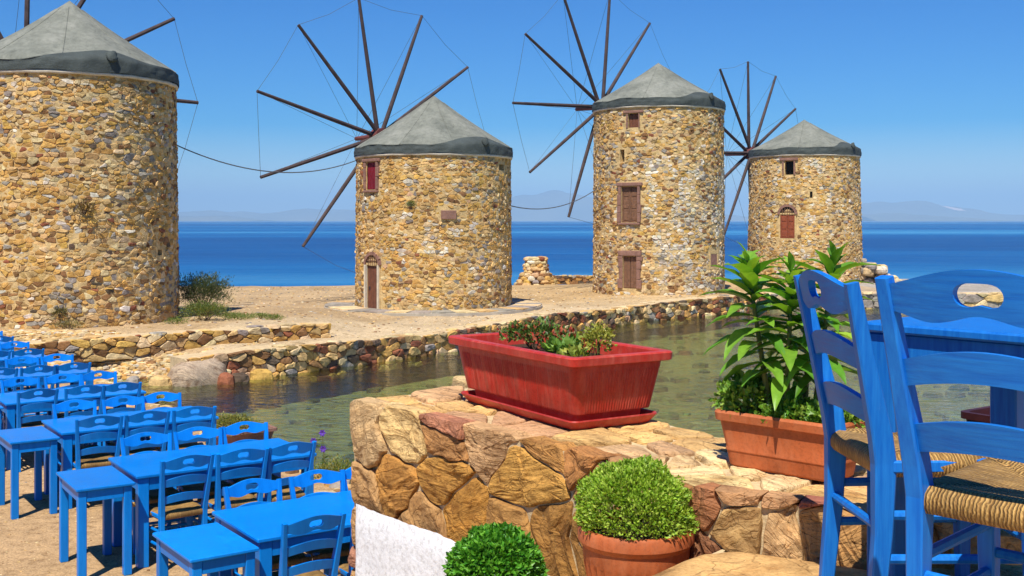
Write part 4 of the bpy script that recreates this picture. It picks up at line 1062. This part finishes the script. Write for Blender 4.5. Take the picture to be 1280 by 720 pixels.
def make_table(name, lx, ly, h, leg, pm, thick=.028, apr=.10, ov=.02, insx=None):
    """table with its centre at the origin, top at h"""
    t = empty(name, (0, 0, 0)); mb = MB(); mb.box((0, 0, h-thick/2), (lx, ly, thick), .006); obj('table_top', mb, pm, t, local=True)
    for sx in (-1, 1):
        for sy in (-1, 1):
            mb = MB(); mb.box((sx*(lx/2-ov-leg/2), sy*(ly/2-ov-leg/2), (h-thick)/2-.001), (leg, leg, h-thick-.002), .005); obj('leg', mb, pm, t, local=True)
    z = h-thick-apr/2-.002
    for sy in (-1, 1): mb = MB(); mb.box((0, sy*(ly/2-ov-.016), z), (lx-2*ov-2*leg-.004, .022, apr), .003); obj('apron', mb, pm, t, local=True)
    for sx in (-1, 1): mb = MB(); mb.box((sx*(lx/2-ov-.016), 0, z), (.022, ly-2*ov-2*leg-.004, apr), .003); obj('apron', mb, pm, t, local=True)
    return t
AZA = 55.0; Av = Vector((*az(AZA), 0)); Bv = Vector((*az(AZA+90), 0)); ROT = R(90-AZA)
ROWS = [(-2.08, 7.75), (-3.43, 9.5), (-4.75, 11.3), (-6.05, 13.0), (-7.3, 14.75), (-8.6, 16.4), (-9.85, 18.1)]
ORD = ['row nearest the parapet', 'second row from parapet', 'third row from parapet', 'fourth row from parapet', 'fifth row from parapet', 'sixth row from parapet', 'row nearest the windmill']
SEAT = ['end seat away from water', 'middle seat', 'end seat by water']
chair0, ltab0, stab0 = make_chair(), make_table('long_table', 1.54, .84, .74, .085, M['blue']), make_table('side_table', .44, .72, .72, .062, M['blue'], .025, .085)
first = {}
def place(proto, loc, rot, label, cat, group):
    o = proto if proto.name not in first else copy_tree(proto); first[proto.name] = 1
    o.location = loc; o.rotation_euler = (0, 0, rot); return tag(o, label, cat, group)
rg = random.Random(71)
for k, (x, y) in enumerate(ROWS):
    L0 = Vector((x, y, 0)); gz = max(ground_z(x+.8, y), ground_z(x, y))-.004 if k < 5 else ground_z(x+.9, y)-.01
    gz = .0
    place(ltab0, L0+Av*.77+Bv*.42+Vector((0, 0, gz)), ROT+R(rg.uniform(-.8, .8)), 'long blue painted table, '+ORD[k], 'table', 'long blue taverna tables')
    if k < 4: place(stab0, L0-Av*.255+Bv*.58+Vector((0, 0, gz)), ROT+R(rg.uniform(-2, 2)), 'small blue side table at the long table end, '+ORD[k], 'side table', 'small blue side tables')
    for side in (0, 1):
        for q in range(3):
            a = ((.29, .76, 1.23), (.32, .79, 1.25))[side][q]+rg.uniform(-.03, .03); b = (.775 if side == 0 else .235)+rg.uniform(-.025, .025)
            p = L0+Av*a+Bv*b; px = CX+F*p.x/p.y
            if px < -60: continue
            rot = ROT+(0 if side == 0 else math.pi)+R(rg.uniform(-4, 4))
            lab = 'blue rush-seat chair %s, %s, %s' % ('back to parapet' if side == 0 else 'facing parapet', SEAT[q], ORD[k].replace('sandstone ', ''))
            place(chair0, (p.x, p.y, gz), rot, lab, 'chair', 'blue chairs drawn up to the long tables')
# the big pieces on the upper terrace
cb = make_chair(True); cb.location = (1.105, 2.33, ZT); cb.rotation_euler = (0, 0, R(-47)); tag(cb, 'large weathered blue chair with rush seat, its back rail and hand hole in full view', 'chair')
c2 = copy_tree(cb); c2.scale = (.97, .97, .962); c2.location = (1.07, 2.885, ZT); c2.rotation_euler = (0, 0, R(-87)); tag(c2, 'blue rush-seat chair turned sideways beside the terracotta flower box', 'chair')
tb = make_table('square_table', .80, .80, .725, .085, M['blue_old'], .026, .11, .015); cr = Vector((.945, 3.06, ZT)); ta, tbv = Vector((*az(50), 0)), Vector((*az(140), 0))
tb.location = cr+ta*.40+tbv*.40; tb.rotation_euler = (0, 0, R(90-50)); tag(tb, 'square blue table on the upper terrace behind the large blue chairs', 'table')

# ---------------------------------------------------------------- flower boxes and pots
def rrect(hx, hy, r, n=6):
    o = []
    for cx_, cy_, a0 in ((hx-r, hy-r, 0), (-hx+r, hy-r, 90), (-hx+r, -hy+r, 180), (hx-r, -hy+r, 270)):
        for i in range(n+1): a = R(a0+90*i/n); o.append((cx_+r*math.cos(a), cy_+r*math.sin(a)))
    return o
def densify(p, step):
    o = []
    for i in range(len(p)):
        a, b = p[i], p[(i+1) % len(p)]; k = max(1, int(math.hypot(b[0]-a[0], b[1]-a[1])/step))
        for j in range(k): o.append((a[0]+(b[0]-a[0])*j/k, a[1]+(b[1]-a[1])*j/k))
    return o
def loft(levels, rib=None):
    """levels (z, hx, hy, r, ribdepth): closed rings joined up"""
    mb = MB(); hx0 = max(l[1] for l in levels); hy0 = max(l[2] for l in levels); ref = densify(rrect(hx0, hy0, .035), .006 if rib else .03); n = len(ref); vs = []
    for z, hx, hy, r_, rd in levels:
        for i, (x, y) in enumerate(ref):
            u = x/hx0*hx; v = y/hy0*hy
            if rd:
                side = abs(abs(x)-hx0) > abs(abs(y)-hy0); ph = (x if side else y)*2*math.pi/rib; w = max(0, math.sin(ph))**.7*rd; corner = max(abs(abs(x)-hx0), abs(abs(y)-hy0)) > .05
                if corner:
                    if side: v += math.copysign(w, y)
                    else: u += math.copysign(w, x)
            vs.append((u, v, z))
    m = len(levels)
    fs = [(k*n+i, k*n+(i+1) % n, k*n+n+(i+1) % n, k*n+n+i) for k in range(m-1) for i in range(n)]
    fs.append(tuple(range(n-1, -1, -1))); fs.append(tuple(range((m-1)*n, m*n))); mb.add(vs, fs); return mb
def place_part(name, mb, mat, root, smooth=True):
    o = obj(name, mb, mat, root, local=True)
    if smooth:
        me = o.data; me.polygons.foreach_set('use_smooth', [True]*len(me.polygons)); 
        try: me.set_sharp_from_angle(angle=R(32))
        except Exception: pass
    return o
# red window box
rb_ = empty('red_flower_box', (.186, 5.02, ZW+.006), R(-58.5)); tag(rb_, 'long red ribbed plastic flower box on the sandstone parapet', 'planter')
HX, HY = .465, .205
body = [(.022, HX-.045, HY-.035, .03, 0), (.060, HX-.04, HY-.03, .03, 0), (.066, HX-.012, HY-.008, .03, 0), (.075, HX-.01, HY-.005, .03, .005), (.235, HX+.025, HY+.02, .03, .005), (.243, HX+.027, HY+.022, .03, 0),
        (.268, HX+.03, HY+.025, .03, 0), (.270, HX+.060, HY+.05, .035, 0), (.274, HX+.066, HY+.056, .035, 0), (.302, HX+.068, HY+.058, .035, 0), (.308, HX+.062, HY+.052, .035, 0), (.308, HX+.028, HY+.022, .03, 0), (.302, HX+.02, HY+.014, .03, 0), (.245, HX+.012, HY+.006, .03, 0)]
place_part('box_body', loft(body, .017), M['terra_red'], rb_)
place_part('soil', loft([(.236, HX, HY-.004, .03, 0), (.250, HX+.008, HY+.003, .03, 0)]), M['soil'], rb_, False)
place_part('drip_tray', loft([(0, HX-.03, HY-.02, .03, 0), (.006, HX-.012, HY-.005, .03, 0), (.04, HX+.012, HY+.02, .035, 0), (.046, HX+.01, HY+.018, .035, 0), (.044, HX+.004, HY+.012, .03, 0), (.014, HX-.018, HY-.012, .03, 0)]), M['terra_red'], rb_)
# terracotta window box
tb_ = empty('terracotta_flower_box', (.952, 3.83, ZW+.006), R(-44)); tag(tb_, 'terracotta flower box with tall leafy plants on the parapet end', 'planter')
hx, hy = .205, .085
body = [(0, hx-.012, hy-.012, .02, 0), (.008, hx-.004, hy-.004, .025, 0), (.055, hx+.004, hy+.004, .025, 0), (.058, hx+.007, hy+.007, .025, 0), (.066, hx+.007, hy+.007, .025, 0), (.069, hx+.006, hy+.006, .025, 0), (.16, hx+.022, hy+.022, .025, 0),
        (.163, hx+.034, hy+.034, .03, 0), (.188, hx+.037, hy+.037, .03, 0), (.196, hx+.032, hy+.032, .03, 0), (.196, hx+.02, hy+.02, .025, 0), (.165, hx+.012, hy+.012, .025, 0)]
place_part('box_body', loft(body), M['terra'], tb_); place_part('soil', loft([(.158, hx+.008, hy+.008, .02, 0), (.170, hx+.013, hy+.013, .02, 0)]), M['soil'], tb_, False)
def round_pot(name, loc, rim_r, h, label, ribs=True):
    t = empty(name, loc); mb = MB(); n = 96; vs = []; rb0 = rim_r*.66
    L_ = [(0, rb0), (.006, rb0+.006), (h*.62, rim_r*.885), (h*.66, rim_r*.905), (h*.80, rim_r*.925), (h*.82, rim_r*.955), (h*.86, rim_r*1.0), (h*.97, rim_r*1.0), (h, rim_r*.97), (h, rim_r*.90), (h*.9, rim_r*.86)]
    for j, (z, r_) in enumerate(L_):
        for i in range(n):
            a = 2*math.pi*i/n; w = (.0035*(1 if math.sin(a*32) > 0 else -1)) if ribs and j in (1, 2) else 0; vs.append(((r_+w)*math.cos(a), (r_+w)*math.sin(a), z))
    m = len(L_); fs = [(k*n+i, k*n+(i+1) % n, k*n+n+(i+1) % n, k*n+n+i) for k in range(m-1) for i in range(n)]; fs.append(tuple(range(n-1, -1, -1)))
    mb.add(vs, fs); place_part('pot_body', mb, M['terra'], t)
    mb = MB(); vs = [(0, 0, h*.92)]+[(rim_r*.868*math.cos(2*math.pi*i/32), rim_r*.868*math.sin(2*math.pi*i/32), h*.905) for i in range(32)]
    mb.add(vs, [(0, i+1, (i+1) % 32+1) for i in range(32)]); obj('soil', mb, M['soil'], t, local=True); return tag(t, label, 'pot')
round_pot('terracotta_pot', (.405, 3.66, 1.4525), .19, .305, 'round terracotta pot with light green bush basil beside the parapet')
round_pot('terracotta_pot', (-.057, 3.98, 1.1525), .16, .25, 'terracotta pot holding the dark green clipped basil on the lower step')
mp_ = empty('maroon_planter', (2.16, 4.72, ZT-.035), R(35)); tag(mp_, 'dark maroon square planter at the terrace edge under the blue table', 'planter')
place_part('box_body', loft([(0, .14, .14, .02, 0), (.195, .175, .175, .02, 0), (.197, .19, .19, .02, 0), (.225, .19, .19, .02, 0), (.225, .165, .165, .02, 0), (.15, .15, .15, .02, 0)]), M['maroon'], mp_)

# ---------------------------------------------------------------- plants
def leaves(mb, items):
    """items (pos, dir, up, length, width, colour): folded two-sided leaves of four triangles"""
    for p, d, up, l, w, c in items:
        d = d.normalized(); s = d.cross(up)
        s = s.normalized() if s.length > 1e-4 else Vector((1, 0, 0)); nrm = s.cross(d)
        m = p+d*(l*.5); e = p+d*l-nrm*(l*.16)
        mb.add([tuple(p), tuple(m+s*w*.5+nrm*w*.14), tuple(e), tuple(m-s*w*.5+nrm*w*.14), tuple(m)], [(0, 1, 4), (1, 2, 4), (0, 4, 3), (4, 2, 3)], c)
def vcol(rg, cols): c = rg.choice(cols); f = rg.uniform(.72, 1.25); return tuple(x*f for x in c)
def rvec(rg):
    while True:
        v = Vector((rg.uniform(-1, 1), rg.uniform(-1, 1), rg.uniform(-1, 1)))
        if .05 < v.length < 1: return v.normalized()
def shrub(name, loc, rx, ry, rz, n, leaf, cols, label, seed, cat='plant', group=None, lump=.25, up=.3, shell=.5, zc=None, clumps=0, twigs=10, stem='bark', holes=0):
    """foliage crowding an uneven dome on thin stems"""
    rg = random.Random(seed); t = empty(name, loc); zc = rz*.9 if zc is None else zc; off = Vector((seed*3.1, 0, 0)); it = []; mb = MB()
    for i in range(n):
        d = rvec(rg)
        if d.z < -.35: d.z *= -1
        k = 1+lump*noise.fractal(d*2.4+off, 1, 2, 3); r_ = (shell+(1-shell)*rg.random()**.45)*k
        if holes and noise.noise(d*3.3+off*2) < -.25 and r_ > .6: r_ *= .75
        p = Vector((d.x*rx*r_, d.y*ry*r_, zc+d.z*rz*r_))
        if p.z < .0: p.z = rg.uniform(0, .03)
        dd = (d+rvec(rg)*.75+Vector((0, 0, up))); l = leaf[0]*rg.uniform(.65, 1.25)
        it.append((p, dd, rvec(rg)+d*.9, l, l*leaf[1], vcol(rg, cols)))
    leaves(mb, it); obj('foliage', mb, M['leaf'], t, local=True)
    mb = MB()
    for i in range(twigs):
        d = rvec(rg); d.z = abs(d.z)+.3; d.normalize(); e = Vector((d.x*rx*.8, d.y*ry*.8, zc+d.z*rz*.6)); mb.tube([(rg.uniform(-.2, .2)*rx, rg.uniform(-.2, .2)*ry, -.03), e*.5+Vector((0, 0, .02)), e], [leaf[0]*.14, leaf[0]*.10, leaf[0]*.05], 5)
    obj('stem', mb, M[stem], t, local=True); return tag(t, label, cat, group)
G_BASIL = [(.30, .47, .035), (.36, .53, .05), (.20, .36, .025), (.45, .58, .09)]
G_DARK = [(.085, .30, .02), (.12, .37, .025), (.05, .21, .016), (.18, .44, .04)]
G_OLIVE = [(.10, .13, .03), (.15, .17, .04), (.07, .09, .03), (.22, .20, .06)]
shrub('bush_basil', (.405, 3.66, 1.725), .19, .19, .145, 14500, (.0155, .5), G_BASIL, 'light green bush basil dome in round terracotta pot', 81, lump=.15, up=.45, shell=.7, zc=.085, twigs=24, stem='stem')
shrub('clipped_basil', (-.057, 3.98, 1.375), .166, .166, .158, 10500, (.024, .5), G_DARK, 'dark green tightly clipped basil ball on the lower step', 82, lump=.13, up=.25, shell=.5, zc=.118, twigs=20, stem='stem')
# inside the red box
bx = Vector((.186, 5.02, ZW+.252)); ru, rv = Vector((math.cos(R(-58.5)), math.sin(R(-58.5)), 0)), Vector((-math.sin(R(-58.5)), math.cos(R(-58.5)), 0))
G_GER = [(.10, .19, .03), (.16, .26, .05), (.07, .13, .03), (.22, .30, .07)]; RED = [(.35, .05, .03), (.42, .10, .04)]
def inbox(u, v): return tuple(bx+ru*u+rv*v)
shrub('geranium', inbox(-.20, .03), .15, .10, .06, 700, (.024, .6), G_GER*3+RED, 'bushy geranium with reddish leaves in the red flower box', 83, lump=.4, shell=.25, zc=.07, twigs=22)
shrub('geranium', inbox(-.02, .06), .09, .08, .05, 300, (.024, .6), G_GER+RED*2, 'low reddish geranium in the middle of the red box', 84, lump=.45, shell=.25, zc=.05, twigs=16)
shrub('seedling', inbox(.14, -.03), .085, .07, .04, 120, (.05, .5), [(.20, .34, .05), (.14, .27, .04)], 'broad-leaved green seedling in the red flower box', 85, lump=.3, shell=.2, zc=.03, twigs=8, stem='stem')
shrub('succulent', inbox(.30, .02), .07, .06, .08, 520, (.02, .55), [(.38, .38, .05), (.45, .42, .08), (.28, .33, .05)], 'yellow green upright succulent in the red flower box', 86, lump=.4, shell=.2, zc=.08, twigs=14, stem='stem')
shrub('seedling', inbox(.30, -.10), .06, .05, .04, 90, (.036, .5), [(.36, .38, .06), (.26, .33, .05)], 'small yellowish sprig at the rim of the red box', 87, lump=.3, shell=.2, zc=.02, twigs=6, stem='stem')
# tall plants in the terracotta box: each leaf its own piece
def leaf_mesh(seed):
    rg = random.Random(seed); mb = MB(); n = 8; vs = []; c = vcol(rg, [(.14, .34, .03), (.21, .42, .042), (.10, .27, .027), (.31, .49, .058)]); dr = rg.uniform(.1, .55); tw = rg.uniform(-.25, .25)
    for i in range(n+1):
        t = i/n; w = .165*math.sin(math.pi*t**.8)**.85*(1-.25*t)+.006; y = t*(1-.12*dr*t); z = .10*math.sin(t*2.2)-dr*.55*t*t; wav = .012*math.sin(t*17+seed)
        for k, (u, fz) in enumerate(((-1, .42), (-.5, .16), (0, 0), (.5, .16), (1, .42))): vs.append((u*w+tw*.1*t*t, y, z+fz*w+wav*abs(u)))
    mb.add(vs, [(i*5+k, i*5+k+1, i*5+k+6, i*5+k+5) for i in range(n) for k in range(4)], c); return mb
leaf_protos = []
for s in range(9):
    o = obj('leaf', leaf_mesh(s), M['bigleaf'], None, smooth=True, local=True); leaf_protos.append(o.data); bpy.data.objects.remove(o)
def tall_plant(base, top, n, label, seed, lean=(0, 0)):
    rg = random.Random(seed); base, top = Vector(base), Vector(top); t = empty('lily_plant', base); mb = MB(); d = top-base; pts = [d*(i/6)+Vector((lean[0], lean[1], 0))*math.sin(math.pi*i/6) for i in range(7)]
    mb.tube(pts, [.011, .0105, .0095, .0085, .0075, .006, .004], 8); obj('stem', mb, M['stem'], t, local=True)
    for i in range(n):
        f = .26+.74*(i/(n-1))**.75; a = i*2.39996+rg.uniform(-.25, .25); q = min(5.999, f*6); k = int(q); p = pts[k].lerp(pts[k+1], q-k)
        o = bpy.data.objects.new('leaf', rg.choice(leaf_protos)); link(o, t); o.location = p
        pitch = -.15+1.05*max(0, f-.55)/.45*(.6+.6*rg.random())-.5*max(0, .6-f)+rg.uniform(-.2, .2); s = (.185 if .22 < f < .88 else .135)*rg.uniform(.75, 1.15)*(1-.42*max(0, f-.88)/.12)
        o.rotation_euler = Matrix.Rotation(a, 4, 'Z').to_euler(); o.rotation_euler = (Matrix.Rotation(a, 3, 'Z')@Matrix.Rotation(pitch, 3, 'X')).to_euler(); o.scale = (s, s, s)
    return tag(t, label, 'plant', 'tall leafy plants in the terracotta box')
tz = ZW+.17; cb2 = Vector((.952, 3.83, tz)); tu, tv = Vector((math.cos(R(-44)), math.sin(R(-44)), 0)), Vector((-math.sin(R(-44)), math.cos(R(-44)), 0))
def intb(u, v): return cb2+tu*u+tv*v
tall_plant(intb(-.075, .0), Vector(P3(934, 324, 3.86)), 46, 'straight leafy plant with rosette top, standing apart from the others in the terracotta box', 91)
tall_plant(intb(-.015, -.005), Vector(P3(990, 338, 3.80)), 44, 'leaning leafy plant with thick brown stem in the terracotta box', 92, (.0, .0))
tall_plant(intb(.075, .02), Vector(P3(1042, 322, 3.82)), 44, 'leafy plant half hidden behind the sideways blue chair', 93)
tall_plant(intb(.03, .04), Vector(P3(1012, 400, 3.92)), 20, 'shorter leafy plant at the back of the terracotta box', 94)
G_CLOV = [(.18, .36, .035), (.25, .44, .05), (.12, .26, .03), (.34, .48, .07)]
shrub('ground_cover', intb(-.15, .0), .12, .09, .095, 1500, (.024, .7), G_CLOV, 'round-leaved trailing herb spilling over the end of the terracotta box', 95, lump=.4, shell=.3, zc=.045, twigs=14, stem='stem')
shrub('ground_cover', intb(.03, -.015), .11, .07, .05, 800, (.022, .7), G_CLOV, 'low clover-like herb in the middle of the terracotta box', 96, lump=.4, shell=.3, zc=.03, twigs=14, stem='stem')
shrub('ground_cover', intb(.16, .0), .085, .075, .055, 700, (.022, .7), G_CLOV, 'low herb beside the sideways chair in the terracotta box', 97, lump=.4, shell=.3, zc=.03, twigs=12, stem='stem')
# shrubs round the largest mill and along the water
def gp(x, y, dz=-.02): return (x, y, ground_z(x, y)+dz)
shrub('tamarisk_bush', gp(-7.5, 27.2), .72, .6, .5, 7500, (.062, .24), [(.07, .10, .03), (.10, .13, .04), (.045, .065, .022), (.15, .16, .06)], 'dark feathery bush growing against the largest windmill', 101, 'bush', lump=.5, shell=.1, zc=.5, up=.7, twigs=40, holes=1)
shrub('green_bush', gp(-7.05, 25.7), .55, .42, .26, 3200, (.05, .3), [(.13, .19, .03), (.19, .24, .04), (.24, .22, .05), (.09, .14, .025)], 'bright low green bush at the foot of the largest windmill', 102, 'bush', lump=.4, shell=.2, zc=.18, up=.5, twigs=20)
for i, (x, y, s) in enumerate([(-6.35, 26.0, .35), (-6.0, 26.6, .32), (-5.6, 26.3, .24), (-6.6, 26.6, .4), (-7.5, 25.0, .28)]):
    shrub('weed_patch', gp(x, y), s, s*.8, .09, 500, (.05, .25), [(.17, .24, .04), (.24, .28, .06), (.12, .18, .03)], 'flat patch of green weeds spreading beside the low green bush', 103+i, 'weeds', 'weeds beside the low bush', lump=.5, shell=.1, zc=.05, up=.6, twigs=6)
def wall_tuft(mill, px, py, s, cols, label, seed):
    a, z = mill[1](px, py); p = mill[2](a, z, .06)
    shrub('wall_plant', p, s, s*.6, s*.8, 340, (s*.3, .28), cols, label, seed, 'plant', lump=.5, shell=.15, zc=.04, up=.2, twigs=10)
wall_tuft(m1_, 104, 266, .26, [(.20, .13, .035), (.26, .19, .04), (.14, .09, .03)], 'withered brown tuft rooted in the largest tower wall', 110)
wall_tuft(m1_, 75, 395, .17, [(.13, .12, .035), (.18, .16, .04)], 'small olive tuft near the base of the largest tower', 111)
wall_tuft(m2_, 514, 258, .14, [(.16, .22, .04), (.12, .17, .03)], 'small green tuft rooted in the red-windowed mill wall', 112)
def edge_plant(px, py, z, rx, rz, n, l, cols, label, seed, **k):
    q = at_z(px, py, z); return shrub('edge_plant', (q.x, q.y, ground_z(q.x, q.y)-.02), rx, rx*.8, rz, n, l, cols, label, seed, 'plant', lump=.45, shell=.15, up=.6, **k)
YG = [(.20, .22, .035), (.28, .27, .05), (.14, .17, .03), (.35, .30, .06)]
edge_plant(186, 497, 0, .26, .13, 800, (.05, .25), YG, 'yellow green clump at the water edge by the fourth table row', 120, zc=.1)
edge_plant(207, 491, 0, .2, .07, 380, (.04, .25), YG+RED, 'thin reddish clump at the water edge past the fourth row', 121, zc=.05)
edge_plant(138, 455, 0, .22, .20, 260, (.09, .12), [(.16, .15, .05), (.24, .2, .08), (.10, .10, .04)], 'dry spiky weed on the pebble cove', 122, zc=.16)
edge_plant(85, 438, 0, .35, .12, 420, (.06, .2), [(.22, .2, .07), (.3, .26, .1)], 'faded grassy weed on the rubble slope below the retaining wall', 123, zc=.08)
edge_plant(4, 428, 0, .3, .28, 900, (.06, .3), [(.08, .16, .03), (.12, .21, .04)], 'fresh green plant behind the far end of the table rows', 124, zc=.22)
edge_plant(422, 598, 0, .26, .17, 1200, (.035, .35), YG+[(.12, .2, .03)], 'flowering border plant beside the parapet end', 125, zc=.12)
edge_plant(437, 585, 0, .16, .16, 400, (.045, .3), [(.12, .21, .03), (.17, .26, .04)], 'leafy green border plant against the parapet end', 126, zc=.12)
# long trough of yellow flowers behind the second table row
q = at_z(300, 553, 0); trz = ground_z(q.x, q.y)
tr = empty('clay_trough', (q.x, q.y, trz), R(35)); tag(tr, 'reddish clay trough of yellow green plants at the water edge', 'planter')
place_part('box_body', loft([(0, .36, .12, .02, 0), (.13, .40, .15, .02, 0), (.13, .43, .18, .02, 0), (.165, .43, .18, .02, 0), (.165, .39, .14, .02, 0), (.12, .38, .13, .02, 0)]), M['redstone'], tr)
shrub('trough_plant', (q.x-.10, q.y-.05, trz+.13), .36, .20, .15, 2200, (.035, .35), YG, 'yellow green cushion plant filling the clay trough', 127, lump=.35, shell=.2, zc=.07)
# purple flowers
def flower(px, py, d, label, seed):
    rg = random.Random(seed); p = Vector(P3(px, py, d)); b = Vector((p.x+rg.uniform(-.05, .05), p.y+.02, ground_z(p.x, p.y)-.02)); t = empty('purple_flower', b); mb = MB()
    mb.tube([b, b.lerp(p, .5)+Vector((.02, 0, 0)), p], [.006, .005, .004], 5); obj('stem', mb, M['stem'], t)
    for i in range(6):
        a = i*math.pi/3; mb = MB(); d_ = Vector((math.cos(a), -.35, math.sin(a))); leaves(mb, [(p, d_, Vector((0, -1, .1)), .042, .036, (.16, .06, .50))]); obj('petal', mb, M['leaf'], t)
    mb = MB(); it = [(b.lerp(p, f), rvec(rg)+Vector((0, 0, .3)), rvec(rg), .07, .02, (.12, .2, .03)) for f in [.1+.05*i for i in range(16)]]; leaves(mb, it); obj('foliage', mb, M['leaf'], t)
    tag(t, label, 'flower')
flower(403, 541, 12.1, 'topmost purple flower rising above the border plant by the water', 131)
flower(392, 551, 12.2, 'purple flower standing furthest out over the water', 132)
flower(404, 561, 12.0, 'lowest purple flower just above the border plant leaves', 133)
